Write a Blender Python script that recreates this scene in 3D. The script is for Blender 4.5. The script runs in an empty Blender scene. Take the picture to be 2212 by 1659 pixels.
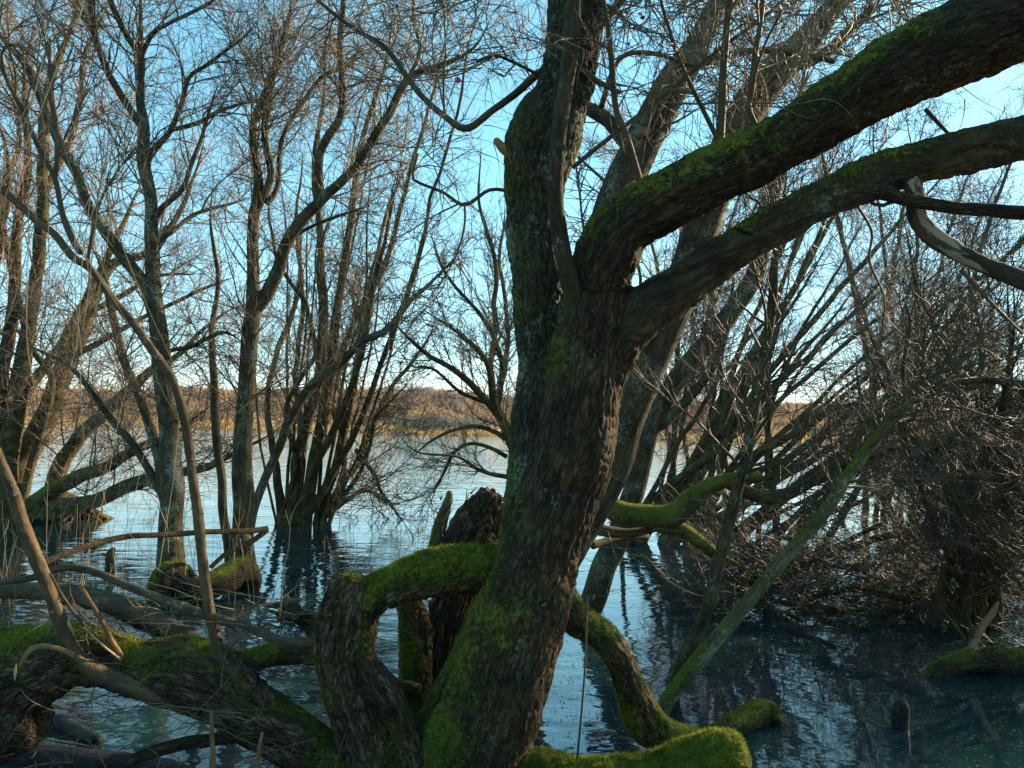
import bpy, math, random
import numpy as np
from mathutils import Vector, Matrix

# ------------------------------------------------------------------ camera, sky, sun
SC = bpy.context.scene
COL = SC.collection
CAMZ = 1.65
F = 1671.0; CX = 1106.0; CY = 829.5            # focal length and centre in the 2212-wide tracing grid
PITCH = math.radians(3.6); ROLL = math.radians(1.5)
cam_d = bpy.data.cameras.new('camera'); cam = bpy.data.objects.new('camera', cam_d); COL.objects.link(cam)
cam_d.sensor_width = 36; cam_d.lens = 36 * F / 2212; cam_d.clip_end = 5000; cam_d.clip_start = 0.05
RM = Matrix.Rotation(math.pi/2 + PITCH, 3, 'X') @ Matrix.Rotation(ROLL, 3, 'Z')
cam.matrix_world = Matrix.Translation((0, 0, CAMZ)) @ RM.to_4x4()
SC.camera = cam
SUN_AZ = math.radians(58); SUN_EL = math.radians(23)   # to the right of the view, fairly low
world = bpy.data.worlds.new('World'); SC.world = world; world.use_nodes = True
nt = world.node_tree; nt.nodes.clear()
sky = nt.nodes.new('ShaderNodeTexSky'); sky.sky_type = 'NISHITA'; sky.sun_disc = False
sky.sun_elevation = SUN_EL; sky.sun_rotation = SUN_AZ
sky.air_density = 1.0; sky.dust_density = 0.2; sky.ozone_density = 2.0
hs = nt.nodes.new('ShaderNodeHueSaturation'); hs.inputs['Hue'].default_value = 0.466; hs.inputs['Saturation'].default_value = 1.25
bg = nt.nodes.new('ShaderNodeBackground'); bg.inputs['Strength'].default_value = 0.15
wo = nt.nodes.new('ShaderNodeOutputWorld')
gm = nt.nodes.new('ShaderNodeGamma'); gm.inputs[1].default_value = .68
tn = nt.nodes.new('ShaderNodeMix'); tn.data_type = 'RGBA'; tn.blend_type = 'MULTIPLY'; tn.inputs[0].default_value = 1; tn.inputs[7].default_value = (.92, .985, 1.06, 1)
nt.links.new(sky.outputs[0], gm.inputs[0]); nt.links.new(gm.outputs[0], tn.inputs[6]); nt.links.new(tn.outputs[2], hs.inputs['Color']); nt.links.new(hs.outputs[0], bg.inputs[0]); nt.links.new(bg.outputs[0], wo.inputs[0])
sl = bpy.data.lights.new('sun', 'SUN'); sl.energy = 5.0; sl.angle = math.radians(0.6); sl.color = (1, .76, .46)
so = bpy.data.objects.new('sun', sl); COL.objects.link(so)
sdir = Vector((math.sin(SUN_AZ)*math.cos(SUN_EL), math.cos(SUN_AZ)*math.cos(SUN_EL), math.sin(SUN_EL)))
so.rotation_euler = sdir.to_track_quat('Z', 'Y').to_euler(); so.location = (8, 6, 12)
SC.view_settings.view_transform = 'Standard'; SC.view_settings.look = 'None'
SC.view_settings.gamma = 1; SC.view_settings.exposure = 1.6

RN = np.array(RM)
def ray(x, y): return RN @ np.array([(x-CX)/F, -(y-CY)/F, -1.0])
def at(x, y, d): return np.array([0, 0, CAMZ]) + ray(x, y)*d
def wdepth(x, y): return -CAMZ / ray(x, y)[2]
def onwater(x, y): return at(x, y, wdepth(x, y))
rng = np.random.default_rng(7)

# ------------------------------------------------------------------ noise
def _h(i, j, k):
    n = (i*374761393 + j*668265263 + k*2147483647 + 1013904223) & 0xffffffff
    n = ((n ^ (n >> 13)) * 1274126177) & 0xffffffff
    n = ((n ^ (n >> 16)) * 2246822519) & 0xffffffff
    return ((n ^ (n >> 13)) & 0xffff) / 32767.5 - 1.0
def noise(p):
    i = np.floor(p).astype(np.int64); f = p - i; f = f*f*(3-2*f)
    x, y, z = i[..., 0], i[..., 1], i[..., 2]; fx, fy, fz = f[..., 0], f[..., 1], f[..., 2]
    def L(a, b, t): return a + (b-a)*t
    return L(L(L(_h(x,y,z), _h(x+1,y,z), fx), L(_h(x,y+1,z), _h(x+1,y+1,z), fx), fy),
             L(L(_h(x,y,z+1), _h(x+1,y,z+1), fx), L(_h(x,y+1,z+1), _h(x+1,y+1,z+1), fx), fy), fz)
def fbm(p, o=3):
    s = 0; a = 1.0
    for q in range(o): s = s + a*noise(p*(2.03**q) + 17.3*q); a *= .5
    return s/1.75
def sstep(a, b, x): t = np.clip((x-a)/(b-a), 0, 1); return t*t*(3-2*t)
def nrm(v): return v/np.maximum(np.linalg.norm(v, axis=-1, keepdims=True), 1e-9)

# ------------------------------------------------------------------ materials
def N(t, ty, **kw):
    n = t.nodes.new(ty)
    for k, v in kw.items():
        if k in ('loc',): continue
        if hasattr(n, k) and not k[0].isupper(): setattr(n, k, v)
        else: n.inputs[k.replace('_', ' ')].default_value = v
    return n
def ramp(t, fac, stops, interp='LINEAR'):
    r = t.nodes.new('ShaderNodeValToRGB'); r.color_ramp.interpolation = interp
    e = r.color_ramp.elements
    while len(e) < len(stops): e.new(0.5)
    for q, (p, c) in zip(e, stops): q.position = p; q.color = (c, c, c, 1) if isinstance(c, (int, float)) else (*c, 1)
    t.links.new(fac, r.inputs[0]); return r.outputs[0]
def mixc(t, f, a, b, mode='MIX'):
    m = t.nodes.new('ShaderNodeMix'); m.data_type = 'RGBA'; m.blend_type = mode
    for s, v in ((m.inputs[0], f), (m.inputs[6], a), (m.inputs[7], b)):
        if isinstance(v, (int, float)): s.default_value = v
        elif isinstance(v, tuple): s.default_value = (*v, 1)
        else: t.links.new(v, s)
    return m.outputs[2]
def mth(t, op, a, b=0.0):
    m = t.nodes.new('ShaderNodeMath'); m.operation = op
    for s, v in ((m.inputs[0], a), (m.inputs[1], b)):
        if isinstance(v, (int, float)): s.default_value = v
        else: t.links.new(v, s)
    return m.outputs[0]
def mat(name):
    m = bpy.data.materials.new(name); m.use_nodes = True; t = m.node_tree
    p = t.nodes['Principled BSDF']; return m, t, p
def bark(name, dark, light, fissure=1.0, lichen=0.0, lichen_col=(.22, .25, .19), scale=1.0, bump=1.0, rough=.9,
         moss_dark=(.014, .032, .004), moss_light=(.17, .20, .018), pale=None, film=0.0):
    m, t, p = mat(name)
    a = N(t, 'ShaderNodeAttribute', attribute_name='bark')
    mp = t.nodes.new('ShaderNodeMapping'); mp.inputs['Scale'].default_value = (scale, scale, scale*.28)
    t.links.new(a.outputs['Vector'], mp.inputs['Vector'])
    mp2 = t.nodes.new('ShaderNodeMapping'); mp2.inputs['Scale'].default_value = (scale, scale, scale*.8)
    t.links.new(a.outputs['Vector'], mp2.inputs['Vector'])
    n1 = N(t, 'ShaderNodeTexNoise', Scale=30.0, Detail=10.0, Roughness=.74); t.links.new(mp.outputs[0], n1.inputs['Vector'])
    vo = N(t, 'ShaderNodeTexVoronoi', feature='DISTANCE_TO_EDGE', Scale=48.0); 
    wn = N(t, 'ShaderNodeTexNoise', Scale=25.0, Detail=3.0); t.links.new(mp.outputs[0], wn.inputs['Vector'])
    vm = t.nodes.new('ShaderNodeVectorMath'); vm.operation = 'MULTIPLY_ADD'; vm.inputs[1].default_value = (.055,)*3
    t.links.new(wn.outputs['Color'], vm.inputs[0]); t.links.new(mp.outputs[0], vm.inputs[2]); t.links.new(vm.outputs[0], vo.inputs['Vector'])
    fis0 = ramp(t, vo.outputs['Distance'], [(0, 0.0), (.20, 1.0)])
    fz = N(t, 'ShaderNodeTexNoise', Scale=14.0, Detail=6.0, Roughness=.7); t.links.new(mp.outputs[0], fz.inputs['Vector'])
    fis = mth(t, 'MAXIMUM', fis0, ramp(t, fz.outputs['Fac'], [(.54, 0.0), (.68, 1.0)]))
    big = N(t, 'ShaderNodeTexNoise', Scale=6.0, Detail=4.0); t.links.new(a.outputs['Vector'], big.inputs['Vector'])
    v = mth(t, 'ADD', mth(t, 'MULTIPLY', n1.outputs['Fac'], .7), mth(t, 'MULTIPLY', big.outputs['Fac'], .35))
    col = ramp(t, v, [(.40, dark), (.52, tuple((d*1.3+l*.7)/2 for d, l in zip(dark, light))), (.64, light)])
    if film > 0:
        gn = N(t, 'ShaderNodeTexNoise', Scale=7.0, Detail=7.0, Roughness=.7); t.links.new(a.outputs['Vector'], gn.inputs['Vector'])
        col = mixc(t, mth(t, 'MULTIPLY', ramp(t, gn.outputs['Fac'], [(.42, 0.0), (.6, 1.0)]), film), col, (.045, .062, .022))
    if fissure > 0:
        col = mixc(t, mth(t, 'MULTIPLY', mth(t, 'SUBTRACT', 1.0, fis), .75*fissure), col, tuple(c*.35 for c in dark))
    if pale:
        pn = N(t, 'ShaderNodeTexNoise', Scale=9.0, Detail=5.0, Roughness=.6); t.links.new(mp.outputs[0], pn.inputs['Vector'])
        col = mixc(t, ramp(t, pn.outputs['Fac'], [(.56, 0.0), (.59, 1.0)]), col, pale)
    if lichen > 0:
        ln = N(t, 'ShaderNodeTexNoise', Scale=60.0, Detail=5.0, Roughness=.75); t.links.new(mp2.outputs[0], ln.inputs['Vector'])
        lb = N(t, 'ShaderNodeTexNoise', Scale=5.0, Detail=3.0); t.links.new(mp2.outputs[0], lb.inputs['Vector'])
        lf = mth(t, 'ADD', mth(t, 'MULTIPLY', ln.outputs['Fac'], .7), mth(t, 'MULTIPLY', lb.outputs['Fac'], .6))
        lf = ramp(t, lf, [(.80-.2*lichen, 0.0), (.86-.2*lichen, .85)])
        lv = N(t, 'ShaderNodeTexNoise', Scale=150.0, Detail=3.0); t.links.new(a.outputs['Vector'], lv.inputs['Vector'])
        lc = ramp(t, lv.outputs['Fac'], [(.3, tuple(c*.5 for c in lichen_col)), (.7, lichen_col)])
        col = mixc(t, lf, col, lc)
    # moss
    am = N(t, 'ShaderNodeAttribute', attribute_name='moss')
    mn = N(t, 'ShaderNodeTexNoise', Scale=45.0, Detail=6.0, Roughness=.7); t.links.new(a.outputs['Vector'], mn.inputs['Vector'])
    mf = mth(t, 'ADD', am.outputs['Fac'], mth(t, 'MULTIPLY', mth(t, 'SUBTRACT', mn.outputs['Fac'], .5), 1.7))
    mf = ramp(t, mf, [(.42, 0.0), (.62, 1.0)])
    mn2 = N(t, 'ShaderNodeTexNoise', Scale=90.0, Detail=6.0, Roughness=.75); t.links.new(a.outputs['Vector'], mn2.inputs['Vector'])
    mb = N(t, 'ShaderNodeTexNoise', Scale=4.0, Detail=2.0); t.links.new(a.outputs['Vector'], mb.inputs['Vector'])
    mv = mth(t, 'ADD', mth(t, 'MULTIPLY', mn2.outputs['Fac'], .7), mth(t, 'MULTIPLY', mb.outputs['Fac'], .4))
    mc = ramp(t, mv, [(.38, moss_dark), (.72, moss_light)])
    col = mixc(t, mf, col, mc)
    t.links.new(col, p.inputs['Base Color'])
    p.inputs['Roughness'].default_value = rough; p.inputs['Specular IOR Level'].default_value = .25
    hgt = mth(t, 'ADD', mth(t, 'MULTIPLY', n1.outputs['Fac'], 1.0), mth(t, 'MULTIPLY', fis, .5*fissure))
    hgt = mth(t, 'ADD', hgt, mth(t, 'MULTIPLY', mth(t, 'MULTIPLY', mn2.outputs['Fac'], mf), 1.2))
    b = N(t, 'ShaderNodeBump', Strength=.9, Distance=.012*bump); t.links.new(hgt, b.inputs['Height']); t.links.new(b.outputs[0], p.inputs['Normal'])
    return m
M = {}
M['main'] = bark('bark_furrowed_brown', (.007, .005, .003), (.105, .064, .028), 1.0, .2, (.17, .21, .14), film=.22)
M['main_lichen'] = bark('bark_furrowed_lichened', (.007, .006, .0035), (.072, .064, .034), 1.0, .5, (.20, .26, .17), film=.5)
M['limb'] = bark('bark_limb_dark', (.006, .0045, .0025), (.085, .054, .025), 1.0, .1, film=.2)
M['smooth'] = bark('bark_smooth_grey_brown', (.028, .022, .013), (.12, .092, .052), 0.25, .18, (.2, .2, .15), bump=.35)
M['shoot'] = bark('bark_smooth_olive', (.034, .024, .012), (.13, .088, .044), 0.25, .14, (.3, .26, .18), bump=.2, rough=.7)
M['sunbark'] = bark('bark_grey_lichened', (.014, .015, .010), (.115, .09, .045), .5, .48, (.24, .27, .20), bump=.7)
M['bgbark'] = bark('bark_dark_olive', (.012, .013, .007), (.15, .115, .04), .4, .3, (.19, .2, .13), bump=.6, moss_light=(.16, .17, .02))
M['limb2'] = bark('bark_limb_smoother', (.010, .008, .004), (.085, .064, .034), .5, .15, (.18, .19, .13), bump=.7, film=.3)
M['rot'] = bark('rotten_wood', (.008, .005, .003), (.23, .155, .085), 1.0, .18, bump=1.4)
M['pale'] = bark('bark_flaking_pale', (.02, .015, .009), (.085, .065, .036), .4, .2, (.28, .28, .2), bump=.6, pale=(.26, .20, .14))
M['lichenstem'] = bark('bark_pale_green_lichen', (.034, .034, .016), (.17, .155, .075), .35, .5, (.30, .31, .17), bump=.5, film=.5)
M['drywood'] = bark('dry_broken_wood', (.14, .075, .035), (.34, .2, .10), .3, 0, bump=.6)
M['wet'] = bark('bark_wet_black', (.006, .007, .007), (.035, .03, .025), .4, .1, (.06, .09, .07), rough=.7)
def twigmat(name, c1, c2, c3):
    m, t, p = mat(name)
    tc = t.nodes.new('ShaderNodeTexCoord')
    n = N(t, 'ShaderNodeTexNoise', Scale=2.2, Detail=3.0); t.links.new(tc.outputs['Object'], n.inputs['Vector'])
    c = ramp(t, n.outputs['Fac'], [(.35, c1), (.5, c2), (.66, c3)])
    t.links.new(c, p.inputs['Base Color']); p.inputs['Roughness'].default_value = .6; p.inputs['Specular IOR Level'].default_value = .3
    return m
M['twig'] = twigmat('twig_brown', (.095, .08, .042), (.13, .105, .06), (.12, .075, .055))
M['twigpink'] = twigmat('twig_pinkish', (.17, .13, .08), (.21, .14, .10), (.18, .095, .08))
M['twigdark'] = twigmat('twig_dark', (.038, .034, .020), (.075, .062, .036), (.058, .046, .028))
M['straw'] = twigmat('dry_straw', (.42, .30, .15), (.35, .26, .13), (.28, .17, .08))
def mossmat(name, lo, hi):
    m, t, p = mat(name)
    tc = t.nodes.new('ShaderNodeTexCoord')
    n = N(t, 'ShaderNodeTexNoise', Scale=30.0, Detail=4.0, Roughness=.7); t.links.new(tc.outputs['Object'], n.inputs['Vector'])
    n2 = N(t, 'ShaderNodeTexNoise', Scale=5.0, Detail=2.0); t.links.new(tc.outputs['Object'], n2.inputs['Vector'])
    v = mth(t, 'ADD', mth(t, 'MULTIPLY', n.outputs['Fac'], .5), mth(t, 'MULTIPLY', n2.outputs['Fac'], .5))
    c = ramp(t, v, [(.38, lo), (.5, tuple((a+b)/2 for a, b in zip(lo, hi))), (.6, hi)])
    t.links.new(c, p.inputs['Base Color']); p.inputs['Roughness'].default_value = .85; p.inputs['Specular IOR Level'].default_value = .1
    tr = t.nodes.new('ShaderNodeBsdfTranslucent'); t.links.new(c, tr.inputs[0])
    mx = t.nodes.new('ShaderNodeMixShader'); mx.inputs[0].default_value = .3
    out = t.nodes['Material Output']
    t.links.new(p.outputs[0], mx.inputs[1]); t.links.new(tr.outputs[0], mx.inputs[2]); t.links.new(mx.outputs[0], out.inputs[0])
    return m
M['mossfuzz'] = mossmat('moss_green', (.026, .045, .006), (.31, .33, .035))
def leafmat(name, col, rough=.5):
    m, t, p = mat(name)
    tc = t.nodes.new('ShaderNodeTexCoord'); n = N(t, 'ShaderNodeTexNoise', Scale=40.0, Detail=3.0); t.links.new(tc.outputs['Object'], n.inputs['Vector'])
    c = ramp(t, n.outputs['Fac'], [(.35, tuple(x*.5 for x in col)), (.65, col)]); t.links.new(c, p.inputs['Base Color'])
    p.inputs['Roughness'].default_value = rough
    return m
M['redleaf'] = leafmat('leaf_red', (.5, .02, .03)); M['deadleaf'] = leafmat('leaf_dead', (.12, .05, .03)); M['yellowleaf'] = leafmat('leaf_yellow', (.6, .42, .06))
M['wetleaf'] = leafmat('leaf_wet', (.06, .03, .018), .25); M['greyleaf'] = leafmat('leaf_pale', (.13, .14, .11), .3)

# ------------------------------------------------------------------ object helpers
def thing(name, label, cat, loc, group=None):
    o = bpy.data.objects.new(name, None); COL.objects.link(o); o.location = loc; o.empty_display_size = .1
    o['label'] = label; o['category'] = cat
    if group: o['group'] = group
    return o
def tag(o, label=None, cat=None, group=None, kind=None):
    for k, v in (('label', label), ('category', cat), ('group', group), ('kind', kind)):
        if v: o[k] = v
    return o
def mesh(name, V, Q, Tr=None, attrs=None, smooth=True):
    me = bpy.data.meshes.new(name)
    V = np.asarray(V, np.float32).reshape(-1, 3)
    fl = []; ls = []; lt = []; off = 0
    for A, k in ((Q, 4), (Tr, 3)):
        if A is not None and len(A):
            A = np.asarray(A, np.int32).reshape(-1, k); fl.append(A.ravel())
            ls.append(off + np.arange(len(A))*k); lt.append(np.full(len(A), k)); off += A.size
    me.vertices.add(len(V)); me.vertices.foreach_set('co', V.ravel())
    if fl:
        fl = np.concatenate(fl); me.loops.add(len(fl)); me.loops.foreach_set('vertex_index', fl)
        n = sum(len(a) for a in ls); me.polygons.add(n)
        me.polygons.foreach_set('loop_start', np.concatenate(ls).astype(np.int32))
        me.polygons.foreach_set('loop_total', np.concatenate(lt).astype(np.int32))
    me.update(calc_edges=True)
    if fl is not None and len(me.polygons): me.polygons.foreach_set('use_smooth', np.full(len(me.polygons), smooth))
    for k, v in (attrs or {}).items():
        v = np.asarray(v, np.float32)
        if v.ndim == 1: me.attributes.new(k, 'FLOAT', 'POINT').data.foreach_set('value', v)
        else: me.attributes.new(k, 'FLOAT_VECTOR', 'POINT').data.foreach_set('vector', v.ravel())
    return me
def link(name, me, material, parent=None):
    o = bpy.data.objects.new(name, me); COL.objects.link(o)
    if material: me.materials.append(material)
    if parent:
        o.parent = parent
        if parent.type == 'EMPTY': o.location = -parent.location
    return o

# ------------------------------------------------------------------ curves and tubes
def catmull(P, n):
    P = np.asarray(P, float); m = len(P)
    if m == 2: t = np.linspace(0, 1, n)[:, None]; return P[0]*(1-t) + P[1]*t
    seg = np.linalg.norm(np.diff(P[:, :3], axis=0), axis=1); s = np.concatenate([[0], np.cumsum(seg)])
    u = np.linspace(0, s[-1], n); i = np.clip(np.searchsorted(s, u, 'right')-1, 0, m-2)
    t = ((u - s[i])/np.maximum(seg[i], 1e-9))[:, None]
    p0 = P[np.maximum(i-1, 0)]; p1 = P[i]; p2 = P[i+1]; p3 = P[np.minimum(i+2, m-1)]
    return .5*((2*p1) + (-p0+p2)*t + (2*p0-5*p1+4*p2-p3)*t*t + (-p0+3*p1-3*p2+p3)*t**3)
def trace(pts, d0, d1=None, step=.04, wob=0.0, sink=False, seed=0):
    """traced (x, y, r) in the picture grid at real depths -> world polyline with radii"""
    d1 = d0 if d1 is None else d1
    L = np.array([[p[0], p[1]] for p in pts], float); s = np.concatenate([[0], np.cumsum(np.linalg.norm(np.diff(L, axis=0), axis=1))]); s /= s[-1]
    W = []; last = 5
    for q, p in enumerate(pts):
        d = d0 + (d1-d0)*s[q]
        if len(p) > 3: d = p[3]
        if len(p) > 2: last = p[2]
        w = at(p[0], p[1], d); W.append([*w, last*d/F])
    W = np.array(W)
    if sink: W = np.vstack([[*(W[0, :3] - [0, 0, max(.35, W[0, 2] + .15)]), W[0, 3]*1.1], W])
    ln = np.linalg.norm(np.diff(W[:, :3], axis=0), axis=1).sum()
    C = catmull(W, max(6, int(ln/step)))
    if wob:
        C[:, :3] += wob*np.stack([noise(C[:, :3]*3 + seed*9.1 + k*31.7) for k in range(3)], 1)
    return C
def frames(P):
    T = nrm(np.gradient(P, axis=-2))
    ref = np.zeros_like(T); ref[..., 0] = .37; ref[..., 1] = .83; ref[..., 2] = .41
    par = np.abs((T*ref).sum(-1, keepdims=True)) > .93
    ref = np.where(par, np.array([.9, -.3, .2]), ref)
    U = nrm(np.cross(T, ref)); V = np.cross(T, U)
    return T, U, V
def ptframes(P):
    T = nrm(np.gradient(P, axis=0)); U = np.zeros_like(T)
    u = np.cross(T[0], [.3, .8, .5]); u /= np.linalg.norm(u)
    for i in range(len(P)):
        u = u - T[i]*np.dot(u, T[i]); u /= np.linalg.norm(u); U[i] = u
    return T, U, np.cross(T, U)
def tubes(P, R, sides=3):
    """many thin tubes at once: P (N,K,3), R (N,K)"""
    n, K = R.shape; T, U, V = frames(P)
    a = np.arange(sides)*2*math.pi/sides
    ring = U[:, :, None, :]*np.cos(a)[None, None, :, None] + V[:, :, None, :]*np.sin(a)[None, None, :, None]
    X = P[:, :, None, :] + ring*R[:, :, None, None]
    idx = np.arange(n*K*sides).reshape(n, K, sides)
    A = idx[:, :-1, :]; B = idx[:, 1:, :]
    Q = np.stack([A, np.roll(A, -1, 2), np.roll(B, -1, 2), B], -1).reshape(-1, 4)
    return X.reshape(-1, 3), Q
def mossmask(Pw, Nn, amt, seed=0.0):
    if amt <= 0: return np.zeros(len(Pw))
    g = fbm(Pw*3.1 + seed, 2)*.45 + fbm(Pw*11 + seed, 2)*.3
    return np.clip(amt*.9 - .35 + .38*Nn[:, 2] - .08*Nn[:, 0] + g, 0, 1)
def tube1(C, sides=14, rough=.08, moss=0.0, bark_amp=0.0, cap=True, seed=0.0, flare=0.0):
    """one larger limb, with lumps, closed ends"""
    P = C[:, :3].copy(); R = C[:, 3].copy()
    if flare: 
        k = np.linspace(0, 1, len(R)); R = R*(1 + flare*np.exp(-k*14))
    if cap:
        e = P[-1] + nrm(P[-1]-P[-2])*R[-1]*.5; P = np.vstack([P, e]); R = np.append(R, R[-1]*.05); R[-2] *= .95
    T, U, V = ptframes(P); n = len(P)
    s = np.concatenate([[0], np.cumsum(np.linalg.norm(np.diff(P, axis=0), axis=1))])
    a = np.arange(sides)*2*math.pi/sides
    ring = U[:, None, :]*np.cos(a)[None, :, None] + V[:, None, :]*np.sin(a)[None, :, None]
    loc = np.stack([np.cos(a)[None]*R[:, None], np.sin(a)[None]*R[:, None], np.repeat(s[:, None], sides, 1)], -1)
    dr = 1 + rough*fbm(loc*np.array([1, 1, .5])*(.9/max(R.max(), .01)) + seed, 2)
    rr = R[:, None]*dr
    if bark_amp: rr = rr - bark_amp*np.abs(noise(loc*np.array([40, 40, 12.]) + seed))
    X = P[:, None] + ring*rr[..., None]
    idx = np.arange(n*sides).reshape(n, sides); A = idx[:-1]; B = idx[1:]
    Q = np.stack([A, np.roll(A, -1, 1), np.roll(B, -1, 1), B], -1).reshape(-1, 4)
    X = X.reshape(-1, 3); Nn = ring.reshape(-1, 3)
    return X, Q, {'bark': loc.reshape(-1, 3) + seed, 'moss': mossmask(X, Nn, moss, seed)}, Nn
def limb(name, C, material, parent, moss=0.0, rough=.1, sides=None, fuzz=0, cap=True, bark_amp=0.0, flare=0.0, label=None):
    sides = sides or int(np.clip(C[:, 3].max()*F/ max(np.linalg.norm(C[0, :3]), 2)*.7 + 5, 6, 28))
    X, Q, at_, Nn = tube1(C, sides, rough, moss, bark_amp, cap, seed=float(rng.random()*50), flare=flare)
    o = link(name, mesh(name, X, Q, attrs=at_), M[material] if isinstance(material, str) else material, parent)
    if fuzz: mossfuzz(X, Q, at_['moss'], fuzz, o)
    if label: o['label'] = label
    return o
def mossfuzz(X, Q, mo, density, parent, ln=.0075):
    X = np.asarray(X); Q = np.asarray(Q); k = Q.shape[1]
    c = X[Q]; a = c[:, 1]-c[:, 0]; b = c[:, k-1]-c[:, 0]; cr = np.cross(a, b); ar = np.linalg.norm(cr, axis=1)*(1 if k == 4 else .5)
    nn = nrm(np.cross(c[:, 2]-c[:, 0], c[:, k-1]-c[:, 1]) if k == 4 else cr)
    m = np.clip(mo[Q].mean(1), 0, 1); w = ar*sstep(.32, .7, m + .35*fbm(c[:, 0]*24, 2))
    cnt = int(w.sum()*density)
    if cnt < 5: return
    f = rng.choice(len(Q), cnt, p=w/w.sum())
    u = rng.random((cnt, 1)); v = rng.random((cnt, 1))
    p = c[f, 0] + a[f]*u*.98 + b[f]*v*.98 if k == 4 else c[f, 0] + a[f]*np.minimum(u, 1-v) + b[f]*np.minimum(v, 1-u)
    n = nn[f]; L = ln*(.4 + 1.1*rng.random((cnt, 1)))*(.5+m[f][:, None])
    d = nrm(n + .55*rng.normal(size=(cnt, 3)) + np.array([0, 0, -.15]))
    s = nrm(np.cross(d, rng.normal(size=(cnt, 3))))*.0013*(.7+.8*rng.random((cnt, 1)))
    V = np.stack([p - s - n*.002, p + s - n*.002, p + d*L + n*.001], 1).reshape(-1, 3)
    if parent.type == 'MESH' and parent.parent is None: pass
    o = link('moss', mesh('moss', V, None, np.arange(cnt*3).reshape(-1, 3), smooth=False), M['mossfuzz'], parent)
    o['kind'] = 'stuff'
def resample(C, K):
    s = np.concatenate([[0], np.cumsum(np.linalg.norm(np.diff(C[:, :3], axis=0), axis=1))])
    u = np.linspace(0, s[-1], K); return np.stack([np.interp(u, s, C[:, q]) for q in range(4)], 1)
def spawn(P, R, n, L, ang=(25, 65), up=.06, wig=.16, K=7, tmin=.15, rmul=.5, rtip=.0012, rmax=1, bias=None, flat=0.0, keep=None):
    """n side branches spread over the parents by length"""
    N_, Kp = R.shape; ln = np.linalg.norm(np.diff(P, axis=1), axis=2).sum(1)
    i = rng.choice(N_, n, p=ln/ln.sum()); t = tmin + (1-tmin)*rng.random(n)
    x = t*(Kp-1); k = np.minimum(x.astype(int), Kp-2); f = (x-k)[:, None]
    p = P[i, k]*(1-f) + P[i, k+1]*f; T = nrm(P[i, k+1]-P[i, k]); r = (R[i, k]*(1-f[:, 0]) + R[i, k+1]*f[:, 0])
    per = rng.normal(size=(n, 3)); 
    if bias is not None: per = per + np.asarray(bias)
    per = nrm(per - T*(per*T).sum(1, keepdims=True))
    a = np.radians(ang[0] + (ang[1]-ang[0])*rng.random((n, 1))); d = np.cos(a)*T + np.sin(a)*per
    ln2 = L[0] + (L[1]-L[0])*rng.random(n)**1.6; ln2 = ln2*(1.1 - .55*t)
    r0 = np.minimum(np.maximum(r*rmul*(.5+.6*rng.random(n)), rtip*1.25), rmax)
    ln2 = np.minimum(ln2, 160*r0 + .12)
    out = [p]; wv = rng.normal(size=(n, 3))
    for q in range(K-1):
        wv = .55*wv + .8*rng.normal(size=(n, 3))
        d = nrm(d + wig*wv + np.array([0, 0, up])); 
        p = p + d*(ln2/(K-1))[:, None]; out.append(p)
    tt = np.linspace(0, 1, K)[None]
    RR = r0[:, None]*(1-tt)**.8 + rtip*np.minimum(1, .35+.65*(1-tt))
    PP = np.stack(out, 1)
    return PP, RR
def twigs_part(parent, batches, name='twigs', material='twig', sides=3):
    Vs = []; Qs = []; o = 0
    for P, R in batches:
        V, Q = tubes(P, R, sides); Vs.append(V); Qs.append(Q+o); o += len(V)
    return link(name, mesh(name, np.concatenate(Vs), np.concatenate(Qs)), M[material] if isinstance(material, str) else material, parent)
def crown(root, curves, n1, n2, n3, L1=(.6, 1.8), L2=(.25, .9), L3=(.1, .45), rtip=.0016, up=.07, mat_='twig', tmin=.3, ang=(25, 70), n4=0, bias=None, wig=.15, m1='bgbark', r1max=.009):
    """three or four orders of branching grown from traced limbs"""
    K = 30; C = np.stack([resample(c, K) for c in curves]); P, R = C[..., :3], C[..., 3]
    b1 = spawn(P, R, n1, L1, ang, up, wig*.8, 9, tmin, .45, rtip*1.3, r1max, bias)
    b2 = spawn(b1[0], b1[1], n2, L2, (18, 55), up*.8, wig*.8, 7, .15, .42, rtip*1.15)
    b2b = spawn(P, R, n2//6, L2, (30, 75), up, wig, 7, tmin, .3, rtip*1.1, .006, bias)
    s = (np.concatenate([b2[0], b2b[0]]), np.concatenate([b2[1], b2b[1]]))
    b3 = spawn(s[0], s[1], n3, L3, (25, 65), up*.5, wig*1.1, 5, .1, .6, rtip)
    twigs_part(root, [b1], 'branches', 'twigdark' if mat_ == 'twigdark' else 'twig', 5)['kind'] = 'stuff'
    bs = [s, b3]
    if n4: bs.append(spawn(b3[0], b3[1], n4, (L3[0]*.6, L3[1]*.6), (25, 65), 0, wig*1.1, 4, .1, .7, rtip*.85))
    twigs_part(root, bs, 'twigs', mat_)['kind'] = 'stuff'

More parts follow.
